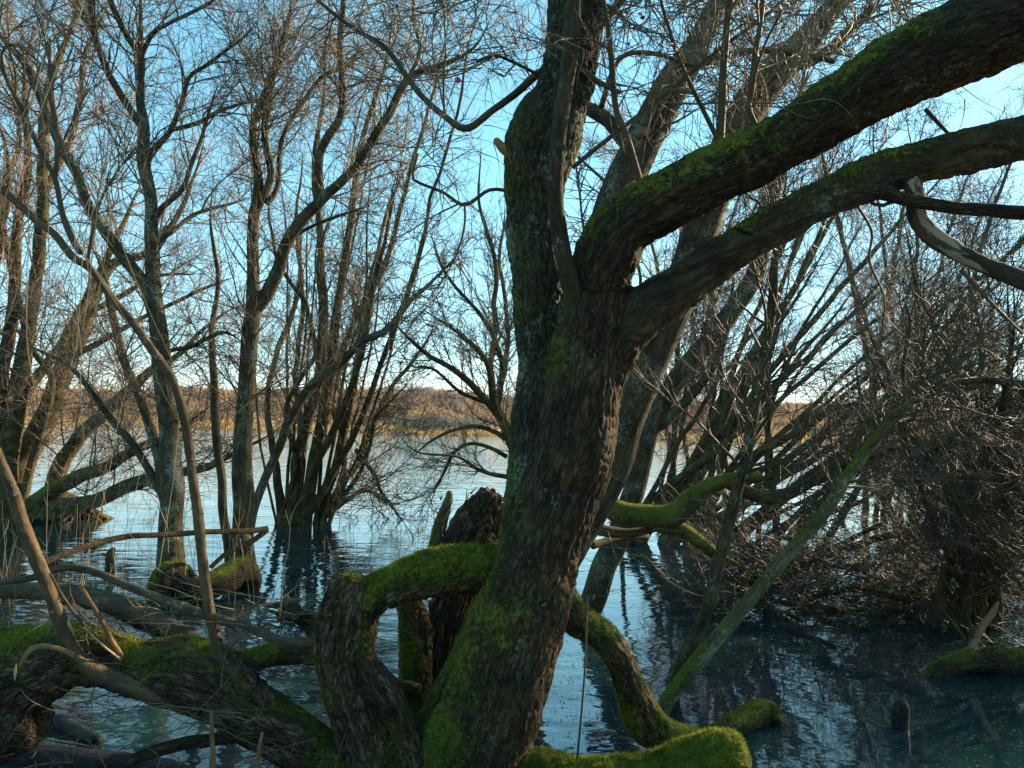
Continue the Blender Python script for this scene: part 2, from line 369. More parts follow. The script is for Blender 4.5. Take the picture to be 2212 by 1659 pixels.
def blend(parts, voxel=.009, smooth=6, furrow=.011, seed=0.0):
    """parts: (name, curve, moss, material, fuzz). One smooth union of all tubes, furrowed like bark, then cut back into its parts"""
    Vs = []; Qs = []; off = 0
    for nm, C, moss, mt, fz in parts:
        C = C.copy(); d = nrm(C[0, :3]-C[1, :3]); r0 = C[0, 3]; d2 = nrm(C[-1, :3]-C[-2, :3]); r1 = C[-1, 3]
        A = np.array([[*(C[0, :3]+d*r0*.35), 1e-5], [*(C[0, :3]+d*r0*.3), r0*.6]]); B = np.array([[*(C[-1, :3]+d2*r1*.45), r1*.7], [*(C[-1, :3]+d2*r1*.6), 1e-5]])
        X, Q, _, _ = tube1(np.vstack([A, C, B]), 22, .12, cap=False, seed=seed+len(Vs)*3.3)
        Vs.append(X); Qs.append(Q+off); off += len(X)
    me = mesh('union', np.concatenate(Vs), np.concatenate(Qs)); o = bpy.data.objects.new('union', me); COL.objects.link(o)
    m = o.modifiers.new('r', 'REMESH'); m.mode = 'VOXEL'; m.voxel_size = voxel
    m = o.modifiers.new('s', 'SMOOTH'); m.iterations = smooth; m.factor = .5
    dg = bpy.context.evaluated_depsgraph_get(); ev = o.evaluated_get(dg); em = ev.to_mesh()
    X = np.empty(len(em.vertices)*3, np.float32); em.vertices.foreach_get('co', X); X = X.reshape(-1, 3).astype(float)
    Nn = np.empty(len(em.vertices)*3, np.float32); em.vertices.foreach_get('normal', Nn); Nn = Nn.reshape(-1, 3).astype(float)
    nf = len(em.polygons); ct = np.empty(nf, np.int32); em.polygons.foreach_get('loop_total', ct)
    lv = np.empty(len(em.loops), np.int32); em.loops.foreach_get('vertex_index', lv)
    assert (ct == 4).all(); Q = lv.reshape(-1, 4).copy(); ev.to_mesh_clear()
    bpy.data.objects.remove(o); bpy.data.meshes.remove(me)
    # nearest axis
    S = []; Tn = []; Un = []; Vn = []; Rr = []; Id = []; Sl = []
    for k, (nm, C, *_r) in enumerate(parts):
        D = resample(C, max(4, int(np.linalg.norm(np.diff(C[:, :3], axis=0), axis=1).sum()/.03)))
        T, U, V = ptframes(D[:, :3]); S.append(D[:, :3]); Rr.append(D[:, 3]); Tn.append(T); Un.append(U); Vn.append(V); Id.append(np.full(len(D), k))
        Sl.append(np.concatenate([[0], np.cumsum(np.linalg.norm(np.diff(D[:, :3], axis=0), axis=1))]))
    S, Rr, Tn, Un, Vn, Id, Sl = map(np.concatenate, (S, Rr, Tn, Un, Vn, Id, Sl))
    near = np.empty(len(X), int)
    for a in range(0, len(X), 20000):
        b = X[a:a+20000]; dd = np.sqrt(np.maximum((b**2).sum(1)[:, None] - 2*b@S.T + (S**2).sum(1)[None], 0)) - Rr[None]; near[a:a+20000] = dd.argmin(1)
    d = X - S[near]; loc = np.stack([(d*Un[near]).sum(1), (d*Vn[near]).sum(1), Sl[near] + (d*Tn[near]).sum(1)], 1)
    pid = Id[near]; keys = [p[0] for p in parts]; pid = np.array([keys.index(k[:-1]) if k.endswith('+') else i for i, k in enumerate(keys)])[pid]; loc = loc + pid[:, None]*7.7
    moss = np.zeros(len(X))
    mo_s = np.concatenate([np.interp(np.linspace(0, 1, int((Id == k).sum())), np.linspace(0, 1, len(np.atleast_1d(p[2]))), np.atleast_1d(p[2])) for k, p in enumerate(parts)]); mo_amt = mo_s[near]*(1 + .5*fbm(X*5 + 50, 2))
    g = fbm(X*3.1 + seed, 2)*.45 + fbm(X*11 + seed, 2)*.3
    moss = np.clip(mo_amt*.9 - .24 + .38*Nn[:, 2] - .28*Nn[:, 0] + g, 0, 1)*(mo_amt > 0)
    w = loc + .06*np.stack([noise(loc*7+k*5) for k in range(3)], 1)
    thick = np.clip(Rr[near]/.08, .08, 1)**1.5
    f1 = (1 - np.abs(noise(w*np.array([26, 26, 7.])))*2.4)*sstep(-.5, .5, fbm(loc*6+9, 2))
    f2 = 1 - np.abs(noise(w*np.array([70, 70, 24.]) + 40))*1.6
    h = -furrow*np.clip(f1, 0, 1)**2*1.6 - furrow*.8*np.clip(f2, 0, 1)**2 + .013*fbm(X*7 + 3, 2) + .006*fbm(X*18, 2) + .005*fbm(loc*np.array([55, 55, 30.]), 2)
    h = h*thick*(1-.5*moss) + moss*(.006 + .007*noise(X*45))
    X = X + Nn*h[:, None]
    roots = []
    for k, (nm, C, mo, mt, fz) in enumerate(parts):
        fm = pid[Q[:, 0]] == k; q = Q[fm]; u, inv = np.unique(q, return_inverse=True)
        roots.append((nm, X[u], inv.reshape(-1, 4), {'bark': loc[u], 'moss': moss[u]}, mt, fz))
    return roots
def blend_to(root, parts, **kw):
    out = []
    for nm, X, q, at_, mt, fz in blend(parts, **kw):
        if not len(q): continue
        o = link(nm, mesh(nm, X, q, attrs=at_), M[mt], root)
        if fz: mossfuzz(X, q, at_['moss'], fz, o)
        out.append(o)
    return out

# ------------------------------------------------------------------ water, mud and lake bed
def grid(x0, x1, y0, y1, nx, ny, zf):
    xs = np.linspace(x0, x1, nx); ys = np.linspace(y0, y1, ny) if np.isscalar(ny) else ny
    Xg, Yg = np.meshgrid(xs, ys); V = np.stack([Xg, Yg, zf(Xg, Yg)], -1); idx = np.arange(V.shape[0]*V.shape[1]).reshape(V.shape[:2])
    Q = np.stack([idx[:-1, :-1], idx[:-1, 1:], idx[1:, 1:], idx[1:, :-1]], -1); return V.reshape(-1, 3), Q.reshape(-1, 4)
m, t, p = mat('lake_water'); M['water'] = m
tc = t.nodes.new('ShaderNodeTexCoord')
def wv(scale, sx, sy, det, rot=0.0):
    mp = t.nodes.new('ShaderNodeMapping'); mp.inputs['Scale'].default_value = (sx, sy, 1); mp.inputs['Rotation'].default_value = (0, 0, rot)
    t.links.new(tc.outputs['Object'], mp.inputs[0]); n = N(t, 'ShaderNodeTexNoise', Scale=scale, Detail=det, Roughness=.5, Distortion=.3); t.links.new(mp.outputs[0], n.inputs[0]); return n.outputs['Fac']
sep = t.nodes.new('ShaderNodeSeparateXYZ'); t.links.new(tc.outputs['Object'], sep.inputs[0])
mr = t.nodes.new('ShaderNodeMapRange'); mr.inputs[1].default_value = .3; mr.inputs[2].default_value = 1.6; mr.inputs[3].default_value = 1.0; mr.inputs[4].default_value = .22
t.links.new(sep.outputs[0], mr.inputs[0])
mr2 = t.nodes.new('ShaderNodeMapRange'); mr2.inputs[1].default_value = 4; mr2.inputs[2].default_value = 13; mr2.inputs[3].default_value = 0; mr2.inputs[4].default_value = .8
t.links.new(sep.outputs[1], mr2.inputs[0])
amp = mth(t, 'MAXIMUM', mr.outputs[0], mr2.outputs[0])
h = mth(t, 'ADD', mth(t, 'MULTIPLY', wv(1.0, 1.3, 3.0, 1.0), .026), mth(t, 'MULTIPLY', wv(1.0, 7, 12, 1.0, .15), .0046))
h = mth(t, 'ADD', h, mth(t, 'MULTIPLY', wv(1.0, 45, 60, 2.0), .0002))
mr3 = t.nodes.new('ShaderNodeMapRange'); mr3.inputs[1].default_value = 12; mr3.inputs[2].default_value = 60; mr3.inputs[3].default_value = 1; mr3.inputs[4].default_value = 2.2
t.links.new(sep.outputs[1], mr3.inputs[0])
h = mth(t, 'MULTIPLY', mth(t, 'MULTIPLY', h, amp), mr3.outputs[0])
cp = N(t, 'ShaderNodeTexNoise', Scale=.55, Detail=2.0); t.links.new(tc.outputs['Object'], cp.inputs[0]); h = mth(t, 'MULTIPLY', h, ramp(t, cp.outputs['Fac'], [(.38, .45), (.6, 1.0)]))
b = N(t, 'ShaderNodeBump', Strength=1.0, Distance=.8); t.links.new(h, b.inputs['Height']); t.links.new(b.outputs[0], p.inputs['Normal'])
p.inputs['Base Color'].default_value = (.008, .030, .034, 1); p.inputs['Roughness'].default_value = .03; p.inputs['IOR'].default_value = 2.1
V, Q = grid(-900, 900, -20, 900, 40, np.concatenate([np.linspace(-20, 40, 20), np.linspace(60, 900, 20)]), lambda x, y: x*0)
tag(link('water', mesh('water', V, Q), M['water']), 'rippled lake water flooding the feet of the trees', kind='structure')
m, t, p = mat('mud'); M['mud'] = m
tc = t.nodes.new('ShaderNodeTexCoord'); n = N(t, 'ShaderNodeTexNoise', Scale=14.0, Detail=8.0, Roughness=.7); t.links.new(tc.outputs['Object'], n.inputs[0])
c = ramp(t, n.outputs['Fac'], [(.35, (.010, .008, .006)), (.55, (.03, .022, .015)), (.7, (.075, .05, .034))]); t.links.new(c, p.inputs['Base Color']); p.inputs['Roughness'].default_value = .75
b = N(t, 'ShaderNodeBump', Strength=1.0, Distance=.03); t.links.new(n.outputs['Fac'], b.inputs['Height']); t.links.new(b.outputs[0], p.inputs['Normal'])
def bankz(x, y):
    P = np.stack([x, y, x*0], -1)
    m1 = np.exp(-(((x+.28)/.42)**2 + ((y-3.05)/.42)**2)**1.5)*.55
    m2 = 1.2*sstep(2.2, .6, y)
    return -.35 + m1 + m2 + .05*fbm(P*4, 3) + .03*noise(P*17)
ys = np.concatenate([np.linspace(-20, -.5, 12), np.linspace(-.3, 5.5, 150), np.linspace(6, 40, 30), np.linspace(60, 900, 16)])
xs = np.concatenate([np.linspace(-900, -20, 12), np.linspace(-12, -2.6, 14), np.linspace(-2.5, 2.5, 130), np.linspace(2.7, 12, 12), np.linspace(20, 900, 12)])
Xg, Yg = np.meshgrid(xs, ys); Vz = bankz(Xg, Yg); V = np.stack([Xg, Yg, Vz], -1); idx = np.arange(V.shape[0]*V.shape[1]).reshape(V.shape[:2])
Q = np.stack([idx[:-1, :-1], idx[:-1, 1:], idx[1:, 1:], idx[1:, :-1]], -1)
tag(link('ground', mesh('ground', V.reshape(-1, 3), Q.reshape(-1, 4)), M['mud']), 'dark mud rising from the lake under the near tree', kind='structure')

# ------------------------------------------------------------------ far shore: hill and woods
def shore(x): return 330 + 25*np.sin(x/90.) - 55*sstep(60, 260, x)
def hillz(x, y):
    a = np.degrees(np.arctan2(x, y)); s = shore(x)
    H = np.interp(a, [-45, -33, -20, -10, -6, -1, 3, 10, 20, 33, 45], [18, 19.5, 22, 24.5, 26, 22, 20.5, 22, 23, 22, 21])
    k = (y - s)
    return -1 + (H-3.5)*sstep(-4, 150, k) + 1.4*sstep(-2, 6, k) + 1.3*noise(np.stack([x/35, y/35, x*0], -1))*sstep(5, 90, k)
ya = np.concatenate([np.linspace(0, 160, 50), [220, 300, 420]])
xs = np.linspace(-420, 520, 160); Xg, Kg = np.meshgrid(xs, ya - 6); Yg = Kg + shore(Xg)
V = np.stack([Xg, Yg, hillz(Xg, Yg)], -1); idx = np.arange(V.shape[0]*V.shape[1]).reshape(V.shape[:2])
Q = np.stack([idx[:-1, :-1], idx[:-1, 1:], idx[1:, 1:], idx[1:, :-1]], -1)
m, t, p = mat('hill_grass'); M['hill'] = m
tc = t.nodes.new('ShaderNodeTexCoord'); n = N(t, 'ShaderNodeTexNoise', Scale=.035, Detail=6.0); t.links.new(tc.outputs['Object'], n.inputs[0])
c = ramp(t, n.outputs['Fac'], [(.35, (.22, .15, .08)), (.5, (.36, .25, .12)), (.66, (.45, .32, .15))]); t.links.new(c, p.inputs['Base Color']); p.inputs['Roughness'].default_value = 1
tag(link('hills', mesh('hills', V.reshape(-1, 3), Q.reshape(-1, 4)), m), 'low wooded hill across the lake', kind='structure')
def farwood(name, cnt, kr, hr, spread, material, sel, label, per=26):
    x = rng.uniform(-330, 420, cnt*4); k = kr[0] + (kr[1]-kr[0])*rng.random(cnt*4)**.8; y = shore(x) + k
    keep = sel(x, y, k); x, y = x[keep][:cnt], y[keep][:cnt]; z = hillz(x, y); c = len(x)
    H = rng.uniform(*hr, c); 
    base = np.repeat(np.stack([x, y, z], 1), per, 0); Hh = np.repeat(H, per)[:, None]
    o = rng.normal(size=(c*per, 3))*np.array([spread, spread, 0])*Hh; lean = rng.normal(size=(c*per, 3))*.28; lean[:, 2] = 1; lean = nrm(lean)
    p0 = base + o*.4; z0 = rng.random((c*per, 1))*.45; L = Hh*(.35 + .4*rng.random((c*per, 1)))
    p0 = p0 + np.array([0, 0, 1])*Hh*z0; p1 = p0 + lean*L + o*.5
    s = nrm(np.cross(lean, rng.normal(size=(c*per, 3))))*(.045*Hh)*(.5+rng.random((c*per, 1)))
    V = np.stack([p0 - s, p0 + s, p1], 1).reshape(-1, 3)
    ob = link(name, mesh(name, V, None, np.arange(len(V)).reshape(-1, 3), smooth=False), material); tag(ob, label, 'woodland', kind='stuff'); return ob
def woodmat(name, a, b_, c_, sc=.05):
    m, t, p = mat(name); tc = t.nodes.new('ShaderNodeTexCoord')
    n = N(t, 'ShaderNodeTexNoise', Scale=sc, Detail=4.0, Roughness=.7); t.links.new(tc.outputs['Object'], n.inputs[0])
    c = ramp(t, n.outputs['Fac'], [(.36, a), (.5, b_), (.64, c_)]); t.links.new(c, p.inputs['Base Color']); p.inputs['Roughness'].default_value = 1; p.inputs['Specular IOR Level'].default_value = 0
    tr = t.nodes.new('ShaderNodeBsdfTranslucent'); t.links.new(c, tr.inputs[0]); mx = t.nodes.new('ShaderNodeMixShader'); mx.inputs[0].default_value = .35
    t.links.new(p.outputs[0], mx.inputs[1]); t.links.new(tr.outputs[0], mx.inputs[2]); t.links.new(mx.outputs[0], t.nodes['Material Output'].inputs[0]); return m
wm = woodmat('far_bare_wood', (.22, .17, .15), (.34, .245, .17), (.48, .34, .18)); wr = woodmat('far_reeds', (.5, .35, .17), (.58, .42, .2), (.42, .3, .16), .2); we = woodmat('far_evergreen', (.13, .17, .16), (.17, .21, .19), (.2, .2, .17))
def band(x, y, a0, a1, a2=None, a3=None): a = np.degrees(np.arctan2(x, y)); return (a > a0) & (a < a1)
farwood('bare_woodland', 8500, (10, 155), (3.5, 6.5), .3, wm, lambda x, y, k: (rng.random(len(x)) < .35 + .65*(noise(np.stack([x/28, k/16, x*0], -1)) > -.1)), 'golden brown leafless wood covering the hill across the lake')
farwood('shoreline_reeds', 2600, (-5, 8), (2.2, 4.2), .3, wr, lambda x, y, k: k < 20, 'pale golden reeds along the far waterline', 14)
farwood('evergreen_wood', 210, (4, 26), (5, 8), .3, we, lambda x, y, k: band(x, y, -8.5, -2.0) & ((rng.random(len(x)) < .9)), 'dark bluish evergreen clump by the far waterline', 60)
farwood('dark_copse', 300, (60, 125), (5, 8.5), .3, woodmat('far_grey_wood', (.22, .20, .19), (.28, .24, .22), (.34, .27, .2)), lambda x, y, k: band(x, y, -10.5, 4.5), 'greyish wood in a fold of the hill above the golden slope', 50)

# ------------------------------------------------------------------ the big leaning tree
root = thing('leaning_tree', 'big leaning tree with mossy foot in the centre, two heavy limbs reaching right', 'tree', tuple(at(1010, 1640, 3.0)))
P_ = []
P_.append(('trunk', trace([(985,1830,140),(1010,1659,122),(1065,1515,112),(1120,1350,106),(1160,1230,98),(1192,1130,84),(1230,1000,86),(1250,900,84),(1268,780,80),(1282,700,78),(1293,630,70),(1300,590,60)], 3.0), (.62, .6, .42, .3, .28), 'main', 26000))
P_.append(('stem', trace([(935,1640,70),(1000,1500,62),(1070,1350,60),(1112,1230,56),(1142,1130,60),(1162,1000,65),(1172,900,64),(1182,800,62),(1173,700,64),(1166,600,62),(1157,500,62),(1158,400,66),(1172,310,80),(1195,250,72),(1219,200,60),(1237,100,60),(1243,0,62),(1250,-140,64)], 3.1, 3.2), (.85, .85, .8, .5, .42, .42, .45, .3, .2), 'main_lichen', 16000))
P_.append(('limb', trace([(1290,640,68),(1306,560,70),(1350,492,66),(1430,443,66),(1550,377,64),(1700,300,64),(1800,240,69),(1900,178,77),(2000,122,86),(2110,72,92),(2212,30,95),(2360,-30,100)], 3.0, 2.35), (.3, .46, .46, .4), 'limb', 9000))
P_.append(('limb', trace([(1290,740,66),(1345,712,60),(1400,668,55),(1480,612,50),(1560,560,47),(1640,508,45),(1785,428,43),(1910,376,47),(2050,338,51),(2212,298,51),(2400,258,52)], 3.02, 2.6), .2, 'limb2', 0))
P_.append(('trunk+', trace([(1275,860,64),(1318,775,54),(1362,705,52),(1420,655,48),(1470,622,46)], 3.0, 2.99), .2, 'main', 0))
P_.append(('branch', trace([(1972,395,20,2.72),(1978,420,21,2.70),(1980,448,21,2.69),(1987,482,20,2.67),(2035,525,20,2.62),(2120,570,19,2.56),(2212,607,21,2.5),(2300,650,21,2.45)], 2.6, step=.02), 0, 'pale', 0))
P_.append(('root', trace([(1110,1700,70),(1160,1672,52),(1250,1700,58),(1400,1700,66),(1500,1668,68),(1560,1640,62),(1585,1632,52)], 2.95, 2.8), .95, 'main', 60000))
P_.append(('root', trace([(1190,1270,50),(1240,1335,34),(1300,1372,32),(1336,1420,31),(1364,1490,34),(1400,1565,41),(1450,1597,36),(1520,1618,30)], 3.15, 3.45), .8, 'main', 40000))
blend_to(root, P_, voxel=.0075)
mt_ = root
stubC = trace([(1110,335,12),(1090,322,11),(1070,302,8)], 3.15, step=.01); limb('broken_stub', stubC, 'drywood', root, rough=.3, sides=10)
dead = trace([(1392,612,4),(1440,592,8),(1500,573,10),(1600,530,12),(1700,492,13),(1790,453,14),(1845,422,19),(1900,412,16),(1960,428,15),(2060,445,14),(2212,458,17),(2320,470,18)], 2.72, 2.5, step=.02, wob=.008)
limb('dead_branch', dead, 'limb', root, .35, rough=.3, sides=14, fuzz=15000, bark_amp=.006, label='dark dead branch running in front of the lower limb')
limb('stub', trace([(1640,515,5),(1622,505,6),(1600,498,5),(1585,490,2)], 2.72, step=.01), 'limb', root, .4, rough=.4, fuzz=20000)
limb('shoot', trace([(1262,735,22,3.02),(1250,680,22,2.97),(1236,630,21,2.91),(1219,560,19,2.86),(1205,481,18),(1200,412,17),(1205,309,17),(1219,206,17),(1233,103,18),(1240,0,19),(1244,-90,19)], 2.88, 2.8, step=.025), 'limb2', root, .1, rough=.06, sides=18, label='smooth upright shoot in front of the stem')
limb('moss_fringe', trace([(1354,566,3),(1340,598,5),(1333,628,6),(1345,648,6),(1364,652,3)], 2.93, step=.012), 'bgbark', root, 1.0, rough=.5, sides=8, fuzz=160000)
thin = []
def sh(pts, d0, d1=None, m='shoot', nm='shoot', wob=.01, moss=0.0):
    c = trace(pts, d0, d1, step=.025, wob=wob); thin.append(c); limb(nm, c, m, mt_, moss, rough=.1, sides=8); return c
sh([(1385,405,9),(1381,396,8),(1353,292,8),(1329,224,7),(1319,120,7),(1312,34,5),(1300,-40,4)], 2.95, 2.85)
sh([(1551,308,12),(1553,290,9),(1562,206,9),(1572,69,8),(1582,-20,8)], 2.8, 2.75)
sh([(1632,285,8),(1629,265,6),(1617,224,5),(1627,162,6),(1641,69,6),(1650,-20,5)], 2.75, 2.7)
sh([(1615,232,4),(1628,190,3.5),(1632,160,3.2),(1655,90,3),(1690,20,3)], 2.75, 2.6)
sh([(1548,300,5),(1520,240,5),(1470,130,4),(1440,40,4),(1425,-20,3)], 2.8, 2.6)
sh([(1233,364,5),(1353,265,5),(1478,172,5),(1560,105,4.5),(1641,45,4),(1700,-10,3)], 2.95, 2.9)
sh([(1200,148,9),(1164,162,9),(1113,206,8),(1065,241,7.5),(1010,280,8),(958,248,7),(906,203,6.5),(872,162,6),(827,103,5.5),(769,65,5),(700,10,4),(660,-30,3)], 3.25, 3.5, 'smooth', 'branch', moss=.2)
sh([(1110,414,5),(1096,412,4.5),(1054,409,4),(1002,440,4.5),(958,416,3.5),(903,395,3.5),(890,380,3),(900,330,3)], 3.2, 3.1, 'smooth', 'branch')
sh([(1002,440,3),(1003,480,2.6),(990,540,2.2),(960,600,1.8),(930,640,1.2)], 3.15, 3.1)
sh([(1172,168,4),(1120,140,3.5),(1070,118,3.5),(1030,128,3)], 3.2, 3.0)
sh([(1244,140,6),(1290,175,6),(1340,198,5)], 3.1, 3.0, nm='twiggy_branch')
sh([(1300,230,7),(1340,130,5),(1420,118,5),(1500,140,4),(1560,118,7),(1640,105,7),(1720,115,7),(1800,135,6)], 3.6, 3.9, 'smooth', 'branch', moss=.2)
sh([(1240,90,10),(1290,60,8),(1330,20,8),(1370,-30,7)], 3.2, 3.3, 'smooth', 'branch')
sh([(1955,415,5),(1900,440,4),(1830,410,3),(1855,450,3),(1885,500,3),(1880,560,2.5),(1915,640,2),(1912,700,1.6)], 2.6, 2.7)
sh([(1998,238,5),(2040,280,4),(2070,310,4)], 2.9, 2.8)
sh([(2080,585,4),(2150,660,3.5),(2212,720,3)], 2.5, 2.4)
crown(root, thin[:13], 70, 420, 1100, (.3, 1.1), (.15, .6), (.08, .3), .0011, 0.0, tmin=.35, r1max=.004, wig=.17)
# fine twigs hanging and reaching from the high boughs above the picture, over its top edge
hang = [trace([(x, -150 + rng.uniform(-60, 60), 5), (x + rng.uniform(-60, 60), -40, 4), (x + rng.uniform(-150, 150), 40, 3)], d, d*rng.uniform(.85, 1.1)) for x, d in zip(rng.uniform(700, 2150, 22), rng.uniform(3.0, 4.6, 22))]
crown(root, hang, 90, 560, 1300, (.3, 1.1), (.15, .6), (.08, .3), .0011, -.03, tmin=.1, r1max=.004, wig=.17)

# stumps and logs near the camera
R_ = thing('arched_stump', 'hollow mossy stump with a thick moss covered arch reaching to the big tree', 'stump', tuple(at(780, 1640, 3.0)))
st = [('stump', trace([(820,1800,130),(800,1660,84),(785,1590,62),(765,1520,60),(748,1460,58),(738,1400,64),(742,1350,58),(752,1300,50),(765,1262,36)], 3.0), .68, 'rot', 40000),
      ('arch', trace([(1100,1235,52),(1050,1230,54),(1000,1232,54),(920,1243,51),(860,1265,47),(815,1290,42),(790,1330,32),(782,1400,30)], 3.08, 2.98), .85, 'main', 60000),
      ('root', trace([(770,1400,24),(800,1450,30),(835,1500,32),(870,1560,34),(900,1640,50)], 2.97, 2.95), .5, 'rot', 26000),
      ('root', trace([(812,1430,10),(850,1470,9),(885,1482,9),(905,1490,12)], 3.1, 3.15, step=.02), .5, 'rot', 20000)]
blend_to(R_, st, voxel=.0075, furrow=.02, seed=11.0)
# splintered grain on the broken face of the stump
def splinters(parent, c, n, L, w, spread, dirv, d, material='drywood', name='splinters'):
    P0 = np.array([at(c[0]+rng.normal()*spread[0], c[1]+rng.normal()*spread[1], d+rng.normal()*.02) for _ in range(n)])
    dv = nrm(np.asarray(dirv) + rng.normal(size=(n, 3))*.18); ln = L*(.4+rng.random(n)); K = 5; tt = np.linspace(0, 1, K)
    PP = P0[:, None] + dv[:, None]*(tt[None, :, None]*ln[:, None, None]) + rng.normal(size=(n, K, 3))*.003
    return twigs_part(parent, [(PP, w*(.5+rng.random(n))[:, None]*(1-tt[None]*.85))], name, material, 4)
splinters(R_, (722, 1325), 60, .10, .005, (12, 24), (.25, 0, 1), 2.95, 'rot')
splinters(R_, (702, 1430), 30, .09, .004, (8, 24), (-.3, 0, 1), 2.93, 'rot')
splinters(R_, (728, 1440), 14, .09, .003, (6, 12), (0, 0, 1), 2.925)
post = thing('mossy_post', 'short upright moss covered stem standing under the arch', 'stump', tuple(at(900, 1560, 3.25)))
blend_to(post, [('stem', trace([(915,1640,36),(903,1560,30),(900,1470,33),(899,1390,37),(892,1330,32),(884,1296,26)], 3.25), .85, 'main', 60000)], seed=5.0)
U_ = thing('broken_tree', 'dark shaggy broken trunk with a jagged top behind the arch', 'stump', tuple(at(970, 1560, 3.6)))
blend_to(U_, [('trunk', trace([(975,1640,66),(972,1540,62),(975,1420,60),(985,1320,62),(1000,1220,64),(1025,1145,58),(1050,1095,46),(1060,1075,36)], 3.6, 3.5), .12, 'rot', 12000)], furrow=.03, seed=21.0)
splinters(U_, (1050, 1095), 40, .05, .006, (28, 14), (.35, -.3, .9), 3.42, 'rot')
splinters(U_, (985, 1200), 60, .10, .007, (28, 34), (.45, -.2, 1), 3.36, 'rot')
splinters(U_, (975, 1400), 60, .2, .008, (25, 60), (.1, -.1, 1), 3.37, 'rot')
limb('standing_stick', trace([(935,1200,14),(941,1168,13),(948,1135,13),(962,1100,11),(970,1075,9),(970,1062,6)], 3.9, step=.01), 'bgbark', None, .85, rough=.2, sides=12, fuzz=50000)
tag(bpy.data.objects['standing_stick'], 'short yellow-green mossy stick standing left of the broken trunk', 'stick')

L_ = thing('fallen_log', 'thick mossy fallen log across the lower left corner with living shoots', 'log', tuple(at(300, 1450, 3.1)))
lg = [('log', trace([(-160,1520,135),(-60,1490,118),(0,1468,106),(80,1440,84),(170,1415,62),(250,1432,58),(320,1448,62),(400,1450,72),(470,1478,78),(545,1540,66),(640,1600,58),(730,1660,62),(830,1720,80)], 3.1, 3.02), .74, 'rot', 46000),
      ('bough', trace([(20,1520,110),(-60,1590,90),(-160,1640,80)], 3.05), .7, 'rot', 30000),
      ('bough', trace([(470,1440,34),(516,1436,24),(584,1417,25),(640,1408,28),(700,1404,32)], 3.12, 3.05), .8, 'rot', 60000),
      ('shoot', trace([(440,1522,32),(371,1510,24),(309,1490,22),(240,1468,20),(189,1440,20),(158,1405,19),(138,1358,17),(120,1316,16),(100,1261,16),(69,1185,16),(45,1120,15),(30,1069,14),(0,996,13),(-40,900,13)], 3.0, 2.75, step=.02), .02, 'shoot', 0),
      ('shoot', trace([(505,1470,20),(485,1440,17),(471,1398,15),(457,1343,13),(447,1281,13),(437,1209,12),(430,1140,12),(426,1103,11.5),(416,1034,11),(406,948,11),(388,862,11),(368,811,11),(330,759,11),(289,701,10.5),(241,642,10),(199,584,10),(155,553,10),(120,509,9.5),(69,467,9),(0,405,9),(-60,350,9)], 3.02, 2.8, step=.02), .02, 'shoot', 0)]
for nm, X, q, at_, mt, fz in blend(lg, furrow=.016, seed=31.0):
    o = link(nm, mesh(nm, X, q, attrs=at_), M[mt], L_)
    if fz: mossfuzz(X, q, at_['moss'], fz, o)
mt_ = L_; thin = []
sh([(175,545,7),(165,536,7),(137,474,6),(117,389,5.5),(83,327,5),(52,251,5),(21,189,5),(-10,120,4)], 2.85, 2.8)
sh([(117,400,4.5),(119,309,4),(105,206,3.5),(105,86,3.5)], 2.85, 2.8)
sh([(185,575,4),(213,437,3),(254,364,2.5),(296,316,2)], 2.85, 2.8)
sh([(20,191,3),(0,120,3),(30,95,2.5),(90,140,2)], 2.8, 2.7)
sh([(289,1453,7),(265,1418,6),(240,1380,5.5),(215,1330,5),(175,1262,4)], 3.03, 2.85, 'drywood', 'dead_shoot')
sh([(280,1445,4.5),(240,1398,4),(180,1345,4),(140,1290,3.5),(113,1240,3)], 3.02, 2.8, 'shoot', 'dead_shoot')
sh([(270,1430,3),(220,1390,2.5),(182,1350,2)], 3.0, 2.85, 'straw', 'dead_shoot')
sh([(160,1412,6),(115,1396,6),(72,1398,6),(52,1420,5),(38,1448,3)], 2.85, 2.8, 'drywood', 'dead_shoot')
sh([(305,1418,6),(312,1395,9),(340,1388,8),(378,1390,6)], 3.05, 3.05, 'rot', 'root')
crown(L_, thin[:4], 24, 120, 260, (.2, .7), (.1, .4), (.05, .2), .0011, .04, r1max=.003, tmin=.2)

limb('bent_stem', trace([(-70,1262,7),(0,1257,7),(76,1247,7.5),(137,1226,8),(206,1236,8),(275,1266,8.5),(344,1292,9),(430,1323,9.5),(498,1345,10),(567,1367,10),(612,1386,10),(690,1393,11)], 3.02, 2.98, step=.02), 'smooth', None, .25, rough=.1, sides=12)
tag(bpy.data.objects['bent_stem'], 'long thin bare stem arching over the pale log to the stump', 'branch')
limb('grey_log', trace([(-80,1276,18),(0,1274,18),(103,1278,19),(189,1288,20),(275,1311,20),(344,1343,19),(412,1380,18),(440,1400,17)], 3.55, 3.2, step=.03), 'smooth', None, .15, rough=.12, sides=18)
tag(bpy.data.objects['grey_log'], 'smooth grey-brown log lying behind the mossy fallen log', 'log')
limb('dark_log', trace([(120,1290,12),(230,1310,14),(300,1345,14),(380,1375,12),(430,1395,9)], 3.7, 3.5, step=.03), 'limb', None, .1, rough=.2, sides=12)
tag(bpy.data.objects['dark_log'], 'thin dark log half hidden under the grey-brown log', 'log')
w = []
def flat(name, pts, lab, cat, material='wet', moss=0.0, r=.2, fuzz=0, dz=0.0):
    C = trace([(x, y, rr, wdepth(x, y+dz)) for x, y, rr in pts], 3, step=.03, wob=.01)
    o = limb(name, C, material, None, moss, rough=r, sides=12, fuzz=fuzz); tag(o, lab, cat); return o
flat('sunken_log', [(60,1540,14),(130,1565,15),(213,1602,13)], 'blue-black log floating in the gap below the mossy log', 'log', dz=6)
